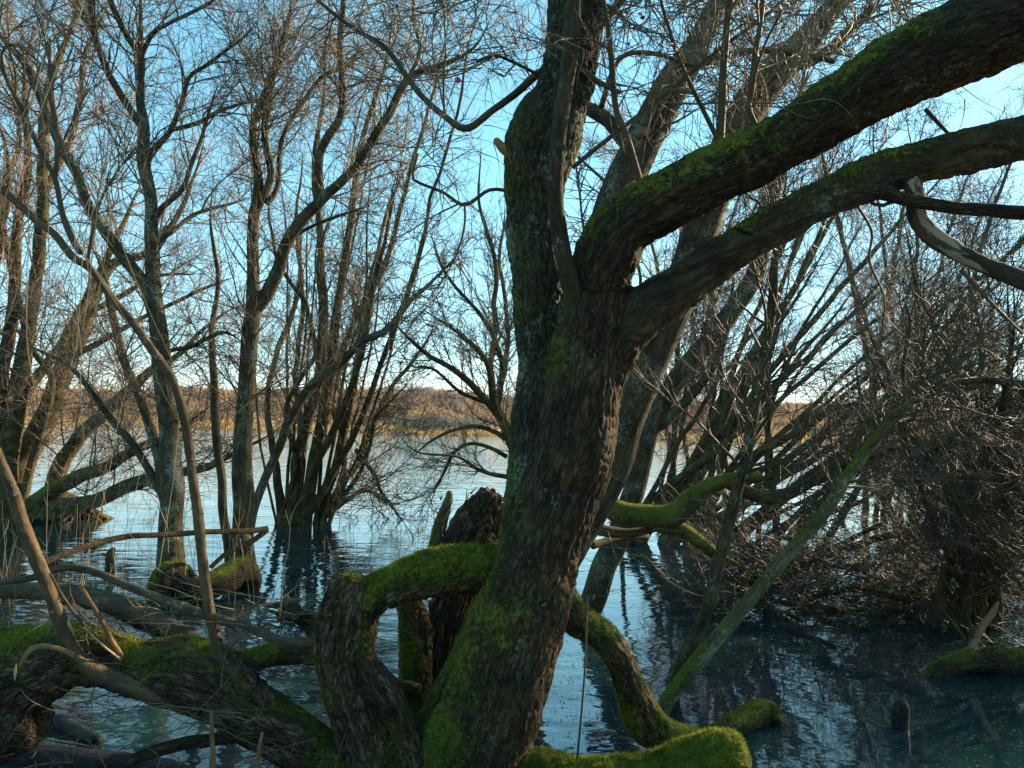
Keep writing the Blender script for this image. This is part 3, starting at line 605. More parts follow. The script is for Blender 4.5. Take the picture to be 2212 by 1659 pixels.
flat('bottom_log', [(-60,1640,34),(80,1640,34),(200,1655,34),(330,1668,30),(420,1690,26)], 'dark wet log along the bottom left edge', 'log', 'wet', .1)
limb('mossy_branch', trace([(270,1650,10),(309,1632,13),(380,1610,14),(464,1597,14),(550,1590,14),(620,1605,16)], 2.85, 2.95, step=.02), 'limb', None, .42, rough=.25, sides=14, fuzz=30000)
tag(bpy.data.objects['mossy_branch'], 'grey branch with a mossy tip lying just above the bottom edge at left', 'branch')
limb('floating_branch', trace([(96,1212,7),(140,1195,7),(189,1179,7),(275,1157,6.5),(344,1156,6),(447,1149,6),(520,1147,6),(578,1143,6.5)], 5.6, 7.6, step=.05, wob=.02), 'limb', None, .1, rough=.15, sides=10)
tag(bpy.data.objects['floating_branch'], 'long thin branch lying over the water between the two lichened trunks', 'branch')
limb('forked_stick', trace([(455,1226,5),(490,1195,5),(535,1175,5.5),(578,1145,6)], 7.2, 7.6, step=.05), 'limb', None, 0, sides=8)
tag(bpy.data.objects['forked_stick'], 'short stick slanting from the water to the tip of the long floating branch', 'stick')
limb('mossy_stub', trace([(238,1228,10),(238,1206,10),(240,1195,9),(246,1184,4)], 8.8, step=.01, sink=True), 'bgbark', None, .9, rough=.2, sides=10, fuzz=8000)
tag(bpy.data.objects['mossy_stub'], 'small curved mossy stub poking out of the water at left', 'stump')
for nm, pts, lab in (('broken_stake', [(464,1720,9),(461,1659,7.5),(459,1600,6.5),(457,1534,5)], 'pale splintered stake upright at the bottom edge, the taller'), ('broken_stake', [(550,1730,9),(556,1659,7),(560,1610,6),(567,1582,4)], 'shorter splintered stake leaning right at the bottom edge')):
    o = limb(nm, trace(pts, 2.75, step=.02), 'drywood', None, 0, rough=.45, sides=7, bark_amp=.004); tag(o, lab, 'stake', 'broken stakes at the bottom edge')
# driftwood knot between the log and the stump
D_ = thing('driftwood', 'torn reddish driftwood roots left of the stump', 'driftwood', tuple(at(640, 1350, 3.3)))
for pts in ([(582,1312,5),(610,1308,8),(645,1316,9),(680,1335,12),(700,1370,14)], [(600,1340,4),(630,1335,7),(660,1345,10),(690,1380,13)], [(618,1290,4),(640,1300,6),(665,1325,9)], [(585,1322,4),(620,1330,7),(650,1330,8)]):
    limb('root', trace(pts, 3.35, 3.2, step=.012, wob=.012), 'rot', D_, 0, rough=.45, sides=10, bark_amp=.006)
splinters(D_, (640, 1340), 30, .08, .004, (18, 10), (-.8, 0, .3), 3.3, 'rot')
# mossy logs at right
flat('mossy_log', [(1510,1625,14),(1545,1588,22),(1590,1566,26),(1640,1545,30),(1668,1545,24),(1690,1560,4)], 'mossy log end resting in the water right of the prop root', 'log', 'main', .72, fuzz=50000, dz=14)
G_ = thing('half_sunk_log', 'mossy half sunk log entering from the right edge with an orange broken shoot', 'log', tuple(onwater(2105, 1450)))
dd = wdepth(2105, 1452)
limb('log', trace([(1975,1472,6),(2000,1462,13),(2036,1445,19),(2105,1425,25),(2160,1430,27),(2212,1430,28),(2330,1436,30)], dd*.98, dd*1.02, step=.02), 'main', G_, .68, rough=.2, sides=20, fuzz=40000)
limb('broken_shoot', trace([(2085,1415,10),(2105,1385,9),(2125,1350,7),(2143,1325,7),(2157,1300,2)], dd, step=.02), 'drywood', G_, .1, rough=.4, sides=9)
limb('twig', trace([(2092,1400,4),(2070,1360,3),(2029,1309,2)], dd, step=.02), 'bgbark', G_, .3, sides=6)
limb('spur', trace([(2105,1385,5),(2098,1360,5),(2093,1335,1)], dd, step=.02), 'bgbark', G_, .5, sides=6)
o = flat('drifting_branch', [(1682,1349,5),(1710,1362,7),(1760,1378,6),(1802,1395,4)], 'dark stick floating in open water right of the two slanting stems', 'stick', 'wet', 0, dz=2)
limb('dark_stub', trace([(1945,1570,17),(1947,1545,16),(1950,1522,14),(1953,1512,4)], wdepth(1947,1572), step=.01, sink=True), 'wet', None, 0, rough=.3, sides=12)
tag(bpy.data.objects['dark_stub'], 'dark broken stub standing in the water near the bottom right corner', 'stump')

# ------------------------------------------------------------------ trees standing in the water
def wtree(name, label, stems, cr, mat_='sunbark', cat='tree', group=None, sink=True, fuzz=0, d=None, drift=.12, step=.06, crowns=True, tw='twig'):
    """stems[0] starts at its water line; the rest start on another stem"""
    f0 = stems[0][1] if isinstance(stems[0][0], float) else stems[0][0]; x, y = f0[0], f0[1]; D = d or wdepth(x, y); r = thing(name, label, cat, tuple(at(x, y, D)), group); cs = []
    for k, s in enumerate(stems):
        mo = .25
        if isinstance(s[0], float): mo, s = s[0], s[1:]
        dd = D*(1 + (rng.uniform(-drift, drift) if k else 0)); 
        C = trace(s, D if len(s[0]) < 4 else s[0][3], dd, step=step, wob=.012*D/6, sink=sink and (k == 0 or at(s[0][0], s[0][1], D)[2] < .3), seed=k)
        C[:, 3] *= np.interp(np.linspace(0, 1, len(C)), [0, .82, 1], [1, 1, .3]); cs.append(C); limb('trunk' if k == 0 else 'limb', C, mat_, r, mo, rough=.1, fuzz=fuzz if mo > .5 else 0, flare=.25 if k == 0 else 0)
    if crowns: crown(r, cs, *cr[:3], **dict(cr[3] if len(cr) > 3 else {}, mat_=tw))
    return r, cs
t1 = [[(371,1275,30),(371,1226,27),(371,1157,24),(371,1089,23),(371,1034,23),(364,931,20),(354,845,20),(344,725,18),(333,639,17),(328,553,15),(327,516,15),(327,430,13),(309,344,13),(309,275,12),(302,206,8),(306,120,8),(302,0,5),(300,-120,4)],
      [(306,125,6),(268,69,6),(237,0,6),(220,-80,5)], [(304,130,5),(337,69,4.5),(412,27,4),(480,-10,3)],
      [(309,280,8),(261,206,7.5),(223,131,7),(199,52,7),(203,-60,6)],
      [(314,348,8),(337,316,7.5),(368,282,6),(395,223,5),(412,165,4.5),(454,137,4),(516,89,3.5),(560,50,2)], [(368,282,5),(430,265,5),(481,237,4),(560,215,2)],
      [(335,480,6),(344,457,6),(395,406,5.5),(419,344,5),(447,258,3.5),(470,180,2)], [(335,530,5),(351,516,5),(371,499,5),(412,468,4.5),(464,450,4),(540,425,2)],
      [(350,790,5),(361,759,5),(412,746,4.5),(481,718,4),(523,740,2)],
      [(340,700,14),(316,622,14),(298,598,13),(261,550,12.5),(224,492,12),(186,437,11),(162,371,10),(131,316,9.5),(100,250,8),(79,193,8),(52,137,7.5),(0,76,7),(-60,20,6)],
      [(357,1080,12),(354,1069,11),(344,993,11),(323,925,10),(303,862,10),(272,794,9),(254,725,8.5),(237,656,8),(225,600,6),(205,540,5)],
      [.2,(292,860,6),(355,1040,6),(395,1085,4)][:1] + [(365,1120,9),(352,1075,9),(300,980,8),(255,925,8),(200,850,6),(150,790,5),(60,745,4)]]
r1, c1 = wtree('lichened_tree', 'straight lichened trunk in the water, left one of two sharing a swollen mossy root', t1, (150, 1000, 3100, dict(L1=(.6, 2.3), L2=(.3, 1.2), L3=(.2, .75), r1max=.008, rtip=.0013, n4=2600, wig=.19)))
t2 = [[(523,1255,30),(523,1215,26),(523,1157,21),(526,1089,22),(523,1034,22),(526,931,19),(533,828,18),(540,725,18),(548,663,17),(546,587,13),(546,516,12),(550,464,12),(560,430,13),(553,361,8.5),(546,292,8),(550,251,8),(584,172,7.5),(612,86,7),(629,0,6),(640,-90,5)],
      [(562,432,8),(584,378,8),(570,292,7.5),(581,206,7),(601,119,6),(620,40,5)], [(575,440,7),(600,400,6),(608,309,5),(653,227,5),(698,165,4.5),(743,144,4),(800,110,2)],
      [(550,665,15),(577,632,15),(601,581,14),(612,533,13),(646,481,13),(688,437,12),(722,406,11),(769,361,10),(803,309,9.5),(838,248,9),(872,179,8.5),(900,155,8),(968,134,6),(1027,100,5),(1060,40,3)],
      [(690,438,10),(691,344,9),(712,292,9),(732,258,9),(740,200,7),(733,100,6.5),(742,0,6),(750,-80,5)], [(880,175,5),(905,110,4),(890,40,3.5),(900,-40,3)], [(608,540,5),(650,500,4),(720,470,3),(800,445,2.5)]]
r2, c2 = wtree('lichened_tree', 'forked lichened trunk in the water, right one of two sharing a swollen mossy root', t2, (150, 1000, 3100, dict(L1=(.6, 2.3), L2=(.3, 1.2), L3=(.2, .75), r1max=.008, rtip=.0014, n4=2600, wig=.19)))
blend_to(r1, [('mossy_foot', trace([(338,1310,20,7.0),(350,1268,30,7.05),(371,1245,34,7.15),(400,1262,30,7.15),(430,1277,28,7.2),(462,1262,28,7.35),(495,1246,30,7.6),(525,1235,30,7.9),(545,1262,22,7.8)], 7.5, step=.03), .78, 'main', 16000), ('mossy_foot', trace([(371,1262,36,7.2),(371,1215,28,7.25),(371,1170,22,7.3)], 7.3, step=.03), .6, 'sunbark', 9000), ('mossy_foot', trace([(528,1262,34,8.0),(525,1215,28,8.05),(523,1165,22,8.1)], 8, step=.03), .6, 'sunbark', 9000)], voxel=.014, seed=77.0)
o, _ = wtree('dead_stem', 'thin bare dead stem standing between the two lichened trunks', [[(497,1240,10),(495,1219,10),(481,1089,9.5),(474,1000,9),(461,897,9),(463,800,8),(458,700,6),(470,600,5),(455,480,4),(462,380,2)]], (0,), crowns=False, mat_='smooth')
r3, c3 = wtree('slanting_tree', 'pale lichened stem slanting right and upward from behind the forked trunk', [[(536,1165,10),(557,1069,9),(602,966,9.5),(636,890,10),(671,838,9.5),(743,777,9),(786,736,8),(838,708,7),(882,656,5.5),(924,615,4.5),(980,560,3),(1020,510,2)]], (40, 200, 500, dict(L1=(.3, 1.2), L2=(.2, .6), L3=(.1, .3), rtip=.002, tmin=.45)))
# clump of many dark stems, centre left
def auto_stem(x, y, r, top, bend=60, n=6):
    pts = []; b = rng.uniform(-bend, bend)
    for q in range(n):
        f = q/(n-1); xx = x + (top[0]-x)*f + b*math.sin(f*math.pi) + rng.normal()*bend*.14; pts.append((xx, y + (top[1]-y)*f, r*(1-f)**.7 + 1.6))
    return pts
cl = [[(628,1132,17),(634,1090,14),(645,1000,14),(665,900,12),(692,800,11),(700,650,9),(690,500,7),(678,350,5.5),(700,200,4),(705,80,3),(720,-60,3)],
      [(656,1125,16),(672,1030,14),(697,920,14),(716,800,12),(728,680,10),(745,560,8),(762,450,7),(775,330,6),(810,220,5),(840,90,4),(850,-50,3)],
      [(610,1130,12),(600,1050,9),(590,980,8),(577,860,6),(600,760,6),(640,640,5),(650,500,4)],
      [(640,1128,12),(680,1010,9),(735,900,8),(778,770,7),(800,650,6),(830,530,5),(850,400,4)],
      [(625,1130,9),(650,950,7),(640,800,6),(655,650,5),(640,480,4),(655,330,3)],
      [(660,1125,10),(730,1000,8),(770,930,7),(820,800,6),(860,690,6),(905,560,4.5),(930,430,4),(980,280,3.5),(1010,120,3),(1040,-20,2.5)],
      [(700,1120,7),(735,1050,6),(745,960,6),(720,860,5),(760,700,4),(790,560,3)],
      [(605,1130,8),(640,1010,6),(618,880,5),(690,740,5),(690,560,4),(730,420,3)], [(716,800,7),(790,640,5),(830,480,4),(880,350,3)], [(692,800,6),(660,660,5),(600,560,4),(580,420,3)]]
for q in range(9):
    tx = 560 + 48*q + rng.uniform(-20, 20); cl.append([(x_, y_, max(r_*.55, 1.6)) for x_, y_, r_ in auto_stem(596 + 15*q, 1130 + rng.uniform(-6, 8), rng.uniform(3.5, 6.5), (tx, rng.uniform(120, 420)), 35)])
r4, c4 = wtree('stem_clump', 'clump of many thin dark stems rising from the lake left of the big tree', cl, (170, 1100, 3300, dict(L1=(1.0, 3.4), L2=(.5, 1.7), L3=(.3, 1.0), rtip=.0022, tmin=.25, r1max=.011, wig=.17)), 'bgbark', drift=.16, step=.12)
cl = [[(688,1130,14),(700,1080,11),(722,1010,10),(750,900,9),(772,780,8),(790,660,7),(835,560,6),(865,450,5),(900,320,4),(940,180,3.5),(970,40,3)],
      [(692,1128,10),(740,1040,8),(770,1000,7),(800,930,6),(850,830,5),(900,770,4),(940,700,3)],
      [(695,1128,7),(760,1050,5),(800,960,4),(812,900,4),(880,830,3)], [(698,1128,6),(750,1080,5),(790,1060,4),(840,1090,3),(870,1130,2)], [(772,975,6),(800,1010,5),(822,1060,4),(850,1090,2.5)]]
r5, c5 = wtree('stem_clump', 'smaller clump of dark stems leaning right beside the larger clump', cl, (110, 700, 1900, dict(L1=(.5, 2.0), L2=(.3, 1.1), L3=(.15, .6), rtip=.0026, tmin=.25)), 'bgbark', drift=.14, step=.12)
# big sunlit clump at the left edge
le = [[(10,1120,26),(17,1000,22),(40,850,19),(60,720,15),(80,600,13),(93,430,12),(97,260,10),(115,156,9),(155,60,7),(180,-40,5)],
      [.3,(20,1120,28),(50,1000,26),(100,900,23),(150,770,21),(186,680,19),(212,615,15),(247,570,10),(318,545,8),(380,470,6),(420,380,5),(440,300,3)],
      [.6,(110,1090,20),(130,1010,18),(155,966,15),(206,907,14),(275,849,12),(327,801,9),(380,770,6),(450,700,4),(520,660,3)],
      [.6,(60,1110,22),(110,1095,18),(150,1050,16),(189,1086,15)][:1] + [(70,1105,20),(120,1092,18),(189,1088,16),(250,1062,15),(300,1042,15),(350,1028,10),(447,1008,8),(516,976,5),(600,930,3)],
      [.8,(70,1100,22),(120,1058,18),(175,1030,15),(241,1003,12),(309,962,9),(370,940,6),(450,880,4)],
      [(0,1110,20),(-10,950,17),(5,800,14),(30,650,12),(35,500,10),(60,350,8),(50,200,6),(70,60,5)],
      [(30,900,12),(70,830,11),(120,760,10),(165,690,9),(215,590,8),(260,500,6),(300,400,4)], [(50,1080,9),(70,1000,9),(95,900,8),(110,820,7),(60,740,6),(20,700,5)],
      [(-20,1100,14),(-40,900,12),(-30,700,10),(0,520,8),(20,380,6),(-10,240,5)], [(90,430,8),(140,330,7),(170,230,6),(185,120,5),(230,20,4)], [(60,720,8),(20,560,7),(5,420,6),(40,300,5),(20,130,4)],
      [(150,770,8),(230,730,6),(300,690,5),(400,640,4),(500,600,2.5)], [(186,680,7),(260,640,6),(330,600,4),(420,590,3)]]
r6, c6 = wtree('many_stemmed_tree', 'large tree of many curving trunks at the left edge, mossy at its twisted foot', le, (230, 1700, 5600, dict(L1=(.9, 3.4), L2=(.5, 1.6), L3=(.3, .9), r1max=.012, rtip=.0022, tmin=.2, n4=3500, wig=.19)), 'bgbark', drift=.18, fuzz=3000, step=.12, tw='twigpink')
for k in range(7):
    a = rng.uniform(60, 200); limb('root', trace([(a-40, 1125, 8), (a, 1100+rng.uniform(-35, 10), 9), (a+40, 1110, 8), (a+85, 1128, 5)], 12.5, 13.4, step=.08), 'bgbark', r6, .5, rough=.3, sides=8)
# low bushy tree behind the big trunk fanning left
ce = [[(1160,1165,14),(1130,1040,12),(1106,941,11),(1071,880,10),(1062,800,7),(1068,690,6),(1070,570,5),(1050,500,4.5),(1034,430,4),(1040,320,3)],
      [(1090,915,8),(1027,838,7.5),(975,793,6),(924,766,5),(880,728,4),(850,690,3)], [(1075,885,7),(1085,780,6),(1044,690,5),(1010,650,4),(958,584,3.5),(930,500,2.5)],
      [(1120,1000,8),(1080,900,7),(1050,780,6),(1000,730,4.5),(950,690,3),(900,660,2)], [(1112,960,6),(1060,930,5),(1000,925,4),(940,945,3),(890,985,2)], [(1095,985,5),(1040,960,4),(985,975,4),(950,1040,3),(920,1080,2)],
      [(1130,1035,6),(1050,1020,4.5),(985,985,3),(900,975,2),(860,940,1.5)], [(1071,880,7),(1090,800,6),(1096,700,5),(1080,560,4),(1090,460,3)], [(1060,870,5),(1000,850,4),(940,800,3),(890,790,2)]]
r7, c7 = wtree('low_tree', 'low spreading tree showing from behind the left side of the big trunk over open water', ce, (130, 850, 2300, dict(L1=(.4, 1.8), L2=(.25, 1.0), L3=(.12, .5), rtip=.0020, tmin=.15, ang=(20, 50))), 'bgbark', drift=.12, step=.08)
# leaning trunks just behind the big tree
rx, cx_ = wtree('leaning_tree', 'grey leaning trunk with a pale round scar rising right behind the main stem', [[(1090,1480,40),(1150,1300,40),(1215,1100,40),(1258,900,42),(1290,640,42),(1315,480,41),(1370,344,40),(1422,240,38),(1462,165,37),(1503,103,36),(1548,0,33),(1600,-120,32)], [.5,(1376,330,14),(1352,310,14),(1322,270,15),(1290,245,16),(1240,225,14)]], (30, 260, 700, dict(L1=(.4, 1.6), L2=(.2, .8), L3=(.1, .4), rtip=.0014, tmin=.5, wig=.17)), 'sunbark', drift=.05, step=.05, d=4.6)
sc = trace([(1380,290,13,4.4),(1392,284,13,4.4)], 4.4, step=.01); limb('scar', trace([(1374,290,9,4.49),(1388,285,11,4.475),(1401,282,8,4.49)], 4.5, step=.008), 'drywood', rx, 0, rough=.15, sides=10)
ry, cy_ = wtree('leaning_tree', 'long straight trunk leaning right behind both heavy limbs, lit along its right edge', [[(1110,1440,34),(1190,1260,34),(1285,1100,33),(1333,1000,34),(1353,914,36),(1388,828,36),(1439,708,38),(1495,560,39),(1550,390,40),(1604,258,40),(1661,172,37),(1744,86,37),(1813,0,37),(1900,-110,36)],
      [(1800,10,16),(1850,-20,14)], [(1730,140,12),(1790,110,11),(1850,50,9),(1900,0,8)]], (40, 330, 900, dict(L1=(.4, 1.8), L2=(.2, .9), L3=(.1, .4), rtip=.0014, tmin=.45, wig=.17)), 'sunbark', drift=.05, step=.05, d=5.2)
rz, cz = wtree('slender_tree', 'slender lichened tree leaning right just behind the big trunk, its foot beside the prop root', [[.3,(1258,1335,27),(1278,1302,26),(1301,1226,26),(1325,1180,26),(1362,1090,24),(1385,1000,22),(1410,915,22),(1469,811,22),(1555,708,21),(1634,587,20),(1655,450,18),(1680,380,16),(1720,260,13),(1740,150,10)],
      [.5,(1405,930,14),(1450,900,12),(1500,850,11),(1540,790,9),(1580,700,7)]], (36, 260, 760, dict(L1=(.4, 1.5), L2=(.2, .8), L3=(.1, .4), rtip=.0016, tmin=.4, wig=.17)), 'sunbark', drift=.1, step=.05)
s1, cs1 = wtree('slanting_tree', 'long mossy stem slanting far to the right out of the near water', [[.66,(1432,1540,15),(1453,1495,16),(1479,1458,16),(1520,1408,16.5),(1596,1322,15.5),(1661,1243,14.5),(1727,1164,13.5),(1789,1099,13),(1857,989,12),(1909,924,11),(1957,876,9.5),(2019,814,7),(2070,750,4.5),(2100,700,2.5)],
      [(1957,876,5),(1950,800,4),(1965,700,3),(1950,640,2)]], (30, 200, 600, dict(L1=(.4, 1.6), L2=(.2, .8), L3=(.1, .4), rtip=.0015, tmin=.5)), 'lichenstem', drift=.1, fuzz=9000, step=.04, tw='twigdark')
s2, cs2 = wtree('slanting_tree', 'steeper mossy stem rising from the same foot as the long slanting one', [[.68,(1455,1500,13),(1476,1426,15),(1507,1364,15),(1534,1295,14),(1548,1233,14),(1568,1151,13),(1586,1089,12.5),(1606,1017,12),(1620,931,12),(1637,828,12),(1655,746,11),(1669,649,10),(1672,574,10),(1690,470,8),(1700,360,6)]], (26, 180, 560, dict(L1=(.4, 1.6), L2=(.2, .8), L3=(.1, .4), rtip=.0016, tmin=.4)), 'sunbark', drift=.1, fuzz=9000, step=.04, tw='twigdark', d=wdepth(1455,1505))

# ------------------------------------------------------------------ thicket at right
fl = thing('fallen_tree', 'mossy fallen tree over the water right of the big trunk, dark boughs reaching right', 'tree', tuple(onwater(1500, 1180)))
fb = [[1.0,(1180,1085,26),(1290,1085,24),(1340,1105,24),(1400,1112,24),(1450,1112,26),(1500,1078,22),(1550,1050,17),(1589,1036,14),(1640,1030,14)],
      [.9,(1400,1125,20),(1469,1145,17),(1510,1170,14),(1548,1198,11),(1590,1212,3)],
      [.15,(1570,1045,15),(1606,1062,15),(1658,1076,14),(1727,1052,12.5),(1795,1007,11),(1864,948,9),(1933,890,7),(1990,850,5),(2040,800,3)],
      [.1,(1589,1036,12),(1640,980,9),(1700,945,8),(1780,890,6),(1850,870,4)], [.1,(1640,1068,7),(1760,1040,7),(1868,982,7),(1985,965,6),(2100,950,6),(2212,942,6),(2300,940,6)],
      [(1868,920,7),(1925,885,7),(1985,862,7),(2053,838,7),(2105,824,7),(2212,832,7),(2300,850,6)], [(1930,900,9),(1990,960,8),(2050,1030,8),(2100,1110,7),(2150,1180,6)],
      [(1290,1140,14),(1360,1150,10),(1420,1140,9),(1480,1130,7)], [.3,(1280,1175,9),(1330,1165,8),(1400,1160,7)]]
cf = []
for s in fb:
    mo = .2
    if isinstance(s[0], float): mo, s = s[0], s[1:]
    C = trace(s, 6.2, 6.2*rng.uniform(.95, 1.1), step=.06, wob=.03); cf.append(C); limb('bough', C, 'bgbark', fl, mo, rough=.15, fuzz=16000 if mo > .5 else 0)
crown(fl, cf[2:7], 60, 330, 1000, (.5, 2.0), (.3, 1.0), (.15, .5), .0018, .02, 'twigdark', tmin=.05, r1max=.005, wig=.12)
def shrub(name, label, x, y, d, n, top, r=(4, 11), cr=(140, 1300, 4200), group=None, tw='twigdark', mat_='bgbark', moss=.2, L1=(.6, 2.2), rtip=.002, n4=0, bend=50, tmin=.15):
    D = d or wdepth(x, y)
    if d: y = min((q for q in range(960, 1700, 2)), key=lambda q: abs(wdepth(x, q) - d))
    rt = thing(name, label, 'tree', tuple(at(x, y, D)), group); cs = []
    for k in range(n):
        f = (k+.5)/n; tx = top[0] + (top[1]-top[0])*f + rng.normal()*30; ty = top[2] + (top[3]-top[2])*rng.random(); rr = rng.uniform(*r)
        s = auto_stem(x + rng.uniform(-120, 130), y + rng.uniform(-8, 8), rr, (tx, ty), bend)
        C = trace(s, D, D*(1+rng.uniform(-.22, .22)), step=.1, wob=.03, sink=True, seed=k); C[:, 3] *= np.interp(np.linspace(0, 1, len(C)), [0, .7, 1], [1, 1, .3]); cs.append(C)
        limb('stem', C, mat_, rt, moss*rng.uniform(.3, 1.8), rough=.12)
    crown(rt, cs, *cr, L1, (L1[0]*.5, L1[1]*.55), (L1[0]*.25, L1[1]*.25), rtip, .05, tw, tmin=tmin, n4=n4, r1max=.0055, wig=.12); return rt
shrub('thicket_tree', 'sheaf of slender leaning stems directly right of the big trunk above the mossy fallen tree', 1430, 1100, 12, 16, (1560, 2350, 150, 800), (3, 9), (100, 650, 2600), L1=(.8, 3.2), rtip=.0015, tmin=.4)
shrub('thicket_tree', 'tangled leafless tree in the middle of the right hand thicket', 1600, 1110, 13, 16, (1600, 2600, 250, 800), (3, 8), (100, 650, 2600), L1=(.8, 3.4), rtip=.0015, tmin=.4)
shrub('thicket_tree', 'dense dark twiggy tree filling the right edge', 2130, 1180, 7, 12, (1850, 2500, 420, 760), (5, 11), (180, 1700, 6000), n4=8000, L1=(.4, 1.6), rtip=.0013)
shrub('thicket_tree', 'brown twiggy tree deeper behind the right edge thicket', 1990, 1120, 11, 10, (1800, 2450, 480, 800), (5, 11), (170, 1600, 5500), n4=6000, L1=(.6, 2.2), rtip=.0015, tw='twig')
shrub('thicket_tree', 'low dark bush at the right edge just above the half sunk log', 2330, 1310, 6, 10, (1950, 2400, 800, 1100), (2, 4), (120, 1200, 4000), n4=4000, L1=(.4, 1.2), rtip=.0012, bend=100)
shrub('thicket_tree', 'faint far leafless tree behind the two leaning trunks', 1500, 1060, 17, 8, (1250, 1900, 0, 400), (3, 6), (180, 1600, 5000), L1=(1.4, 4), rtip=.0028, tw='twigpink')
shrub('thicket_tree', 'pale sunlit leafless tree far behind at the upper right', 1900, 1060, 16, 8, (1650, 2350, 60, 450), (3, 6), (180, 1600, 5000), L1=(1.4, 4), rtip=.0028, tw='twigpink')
# pile of fallen brushwood on the water
bp = thing('brush_pile', 'dark heap of fallen brushwood on the water at right', 'brushwood', tuple(onwater(1850, 1300)))
bc = []
for s in ([(1560,1290,9),(1700,1230,8),(1881,1168,8),(1967,1147,8),(2053,1109,8),(2212,1060,7)], [(1700,1230,6),(1800,1225,7),(1881,1228,7.5),(1967,1237,8),(2053,1216,8),(2122,1175,8),(2191,1123,8),(2280,1080,8)],
          [(1500,1240,7),(1600,1250,7),(1760,1200,6),(1900,1130,5)], [(1740,1290,6),(1850,1275,7),(1980,1290,7),(2100,1270,6),(2230,1290,6)], [(1590,1150,8),(1600,1220,7),(1570,1280,6)], [(2060,1300,7),(2130,1290,7),(2190,1240,6)], [(1700,1250,8),(1780,1170,8),(1850,1050,7),(1880,990,5)], [(1640,1300,5),(1750,1310,5),(1900,1325,5),(2000,1310,4)]):
    dz = max(4.5, min(8.5, wdepth(s[0][0], max(s[0][1], 1270)+20))); C = trace(s, dz, dz*rng.uniform(.92, 1.08), step=.06, wob=.04); bc.append(C); limb('bough', C, 'bgbark', bp, .3, rough=.15)
seg = []
for k in range(420):
    x = rng.uniform(1480, 2400); y = rng.uniform(1150, 1315) + (40 if x > 1900 else 0)*rng.random(); d = wdepth(x, 1330 + rng.uniform(-60, 10)); p0 = at(x, y, d)
    if p0[2] < .02: p0[2] = .02 + .1*rng.random()
    a = rng.uniform(0, 2*math.pi); dv = np.array([math.cos(a), math.sin(a)*.7, rng.uniform(-.12, .35)]); L = rng.uniform(.5, 2.0); K = 8; pts = [p0 - dv*L*.5]
    for q in range(K-1): dv = nrm(dv + rng.normal(size=3)*.16); pts.append(pts[-1] + dv*L/(K-1))
    pts = np.array(pts); pts[:, 2] = np.maximum(pts[:, 2], -.03); seg.append(pts)
PP = np.array(seg); RR = rng.uniform(.002, .009, len(seg))[:, None]*np.linspace(1, .4, 8)[None]
b2 = spawn(PP, RR, 3800, (.15, .8), (20, 70), .02, .2, 6, 0, .6, .0014); b3 = spawn(b2[0], b2[1], 9000, (.08, .4), (20, 70), .02, .2, 5, 0, .6, .0012)
o = twigs_part(bp, [(PP, RR), b2, b3], 'twigs', 'twigdark', 3); o['kind'] = 'stuff'

# ------------------------------------------------------------------ stalks, leaves, litter
seg = []
for k in range(240):
    if k < 150: x, y, d = rng.uniform(-40, 720), rng.uniform(1290, 1500), rng.uniform(2.95, 3.7)
    elif k < 190: x, y, d = rng.uniform(-40, 800), rng.uniform(1530, 1680), rng.uniform(2.7, 3.2)
    else: x, y, d = rng.uniform(1200, 1750), rng.uniform(1080, 1320), rng.uniform(4.8, 6.5)
    p0 = at(x, y, d); a = rng.uniform(0, 2*math.pi); dv = np.array([math.cos(a), math.sin(a)*.6, rng.uniform(-.2, .4)]); L = rng.uniform(.15, .75); pts = [p0 - dv*L*.5]
    for q in range(7): dv = nrm(dv + rng.normal(size=3)*.13); pts.append(pts[-1] + dv*L/7)
    pts = np.array(pts); pts[:, 2] = np.maximum(pts[:, 2], -.02); seg.append(pts)
PP = np.array(seg); RR = rng.uniform(.0012, .0045, len(seg))[:, None]*np.linspace(1, .3, 8)[None]
b2 = spawn(PP, RR, 520, (.05, .3), (20, 70), .0, .18, 6, 0, .6, .0010)
tag(twigs_part(None, [(PP, RR), b2], 'fallen_twigs', 'twig'), 'tangle of thin fallen twigs caught among the logs and stems', 'twigs', kind='stuff')
o = limb('hanging_stem', trace([(1268,1290,1.6),(1268,1312,2),(1264,1433,2.2),(1257,1530,2.5),(1247,1640,2.6)], 2.9, step=.03), 'twigdark', None, 0, sides=6); tag(o, 'thin straight stem standing in the water between trunk and prop root', 'stem')
sk = []
for k in range(150):
    x = rng.uniform(-20, 560) if k < 120 else rng.uniform(700, 960); y = rng.uniform(1180, 1330); 
    if k >= 120: y = rng.uniform(1150, 1230)
    b_ = onwater(x, y); b_[2] = -.05; H = rng.uniform(.25, 1.1) if k % 5 else rng.uniform(1.2, 2.4)
    if k >= 120: H *= .35
    d_ = nrm(np.array([rng.normal()*.12, rng.normal()*.1, 1])); K = 7; pts = [b_]
    for q in range(K-1): d_ = nrm(d_ + rng.normal(size=3)*.05*np.array([1, 1, .2])); pts.append(pts[-1] + d_*H/(K-1))
    sk.append(pts)
SK = np.array(sk); SR = np.full(SK.shape[:2], .0028)*np.linspace(1, .4, 7)[None]
ss = spawn(SK, SR, 160, (.08, .35), (15, 60), .02, .15, 5, .2, .8, .0012)
ob = twigs_part(None, [(SK, SR), ss], 'dry_stalks', 'straw'); tag(ob, 'thin dry straw coloured stalks standing in the shallow water at left', 'dry stalks', kind='stuff')
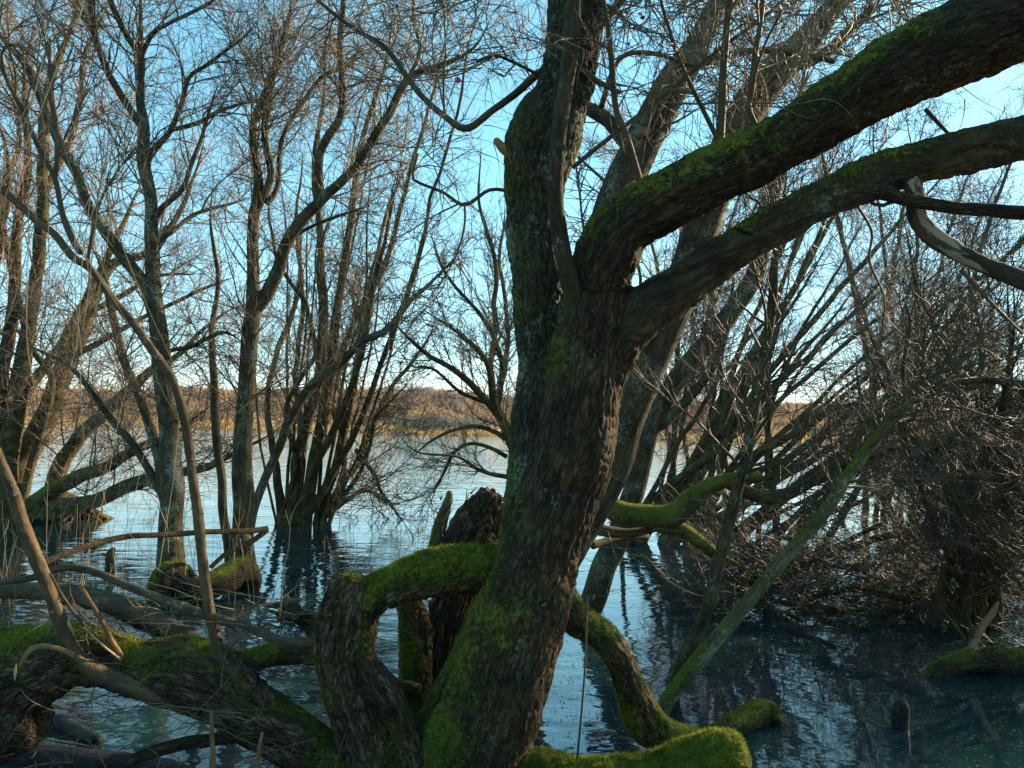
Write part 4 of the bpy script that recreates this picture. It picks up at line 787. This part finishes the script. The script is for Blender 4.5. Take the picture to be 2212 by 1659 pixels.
# long drooping straws hanging at the left edge
ST = []
for k in range(26):
    x = rng.uniform(-20, 330); p0 = at(x, rng.uniform(-40, 500), rng.uniform(2.3, 3.0)); d_ = nrm(np.array([rng.normal()*.25, rng.normal()*.2, -1])); K = 9; pts = [p0]
    for q in range(K-1): d_ = nrm(d_ + rng.normal(size=3)*.07); pts.append(pts[-1] + d_*rng.uniform(.05, .13))
    ST.append(pts)
ST = np.array(ST); twigs_part(L_, [(ST, np.full(ST.shape[:2], .0017))], 'straws', 'straw')
def leafobj(name, x, y, d, s, material, lab, cat='leaf', group=None):
    u = nrm(rng.normal(size=3)); v = nrm(np.cross(u, rng.normal(size=3))); n_ = np.cross(u, v); c = at(x, y, d); V = []; 
    pr = [(0, 0), (.25, .32), (.55, .42), (.8, .22), (1.05, 0), (.8, -.22), (.55, -.42), (.25, -.32)]
    for a, b_ in pr: V.append(c + s*(u*(a-.5) + v*b_ + n_*(.25*b_*b_ + .12*a*a)))
    V.append(c + s*n_*.03); n0 = 8; T_ = [(n0, i, (i+1) % 8) for i in range(8)]
    o = link(name, mesh(name, V, None, T_), material); tag(o, lab, cat, group); return o
leafobj('leaf', 989, 173, 3.3, .034, M['redleaf'], 'single bright red leaf hanging against the sky left of the big tree')
for (x, y) in ((1383, 30), (1377, 50), (1388, 38), (1362, 80), (1357, 95), (1350, 165), (1022, 130), (1215, 22)):
    leafobj('leaf', x, y, 3.2, .022, M['deadleaf'], {1383: 'uppermost shrivelled dead leaf right of the main stem top', 1377: 'lowest of the three clustered dead leaves right of the stem top', 1388: 'right hand dead leaf of the three clustered near the stem top', 1362: 'upper of two dead leaves hanging below the top cluster', 1357: 'lower of two dead leaves hanging below the top cluster', 1350: 'lone dead leaf hanging just left of the round scarred trunk', 1022: 'small dead leaf right of and above the red leaf', 1215: 'tiny dead leaf in front of the main stem at the top edge'}[x], 'leaf', 'dead leaves hanging at the top')
leafobj('yellow_leaf', 36, 1450, 2.8, .06, M['yellowleaf'], 'yellow leaf caught on the mossy log at the left edge')
def litter(name, n, xr, yr, s, material, lab, kind='stuff', zz=.004):
    x = rng.uniform(*xr, n); y = rng.uniform(*yr, n); V = []; T_ = []
    for i in range(n):
        z = max(bankz(np.array(x[i]), np.array(y[i])) + .006, zz*(1+rng.random())); a = rng.uniform(0, 6.28); q = s*rng.uniform(.4, 1.3); 
        for k in range(6):
            b_ = a + k*math.pi/3; rr = q*(1 if k % 3 == 0 else .5); V.append((x[i]+rr*math.cos(b_), y[i]+rr*math.sin(b_), z + .004*rng.random()*(z > .02)))
        T_ += [(i*6, i*6+j, i*6+j+1) for j in range(1, 5)]
    o = link(name, mesh(name, V, None, T_, smooth=False), material); tag(o, lab, 'leaf litter', kind=kind); return o
litter('floating_leaves', 2600, (.2, 4.4), (3.3, 7.0), .013, M['wetleaf'], 'dark fallen leaves scattered over the still water at lower right')
litter('floating_debris', 2600, (.3, 3.6), (3.4, 6.5), .008, M['greyleaf'], 'small pale flecks floating on the still water at lower right')
litter('leaf_litter', 1500, (-.9, .35), (2.5, 3.6), .022, M['deadleaf'], 'brown leaf litter on the mud between log and stump', zz=.01)
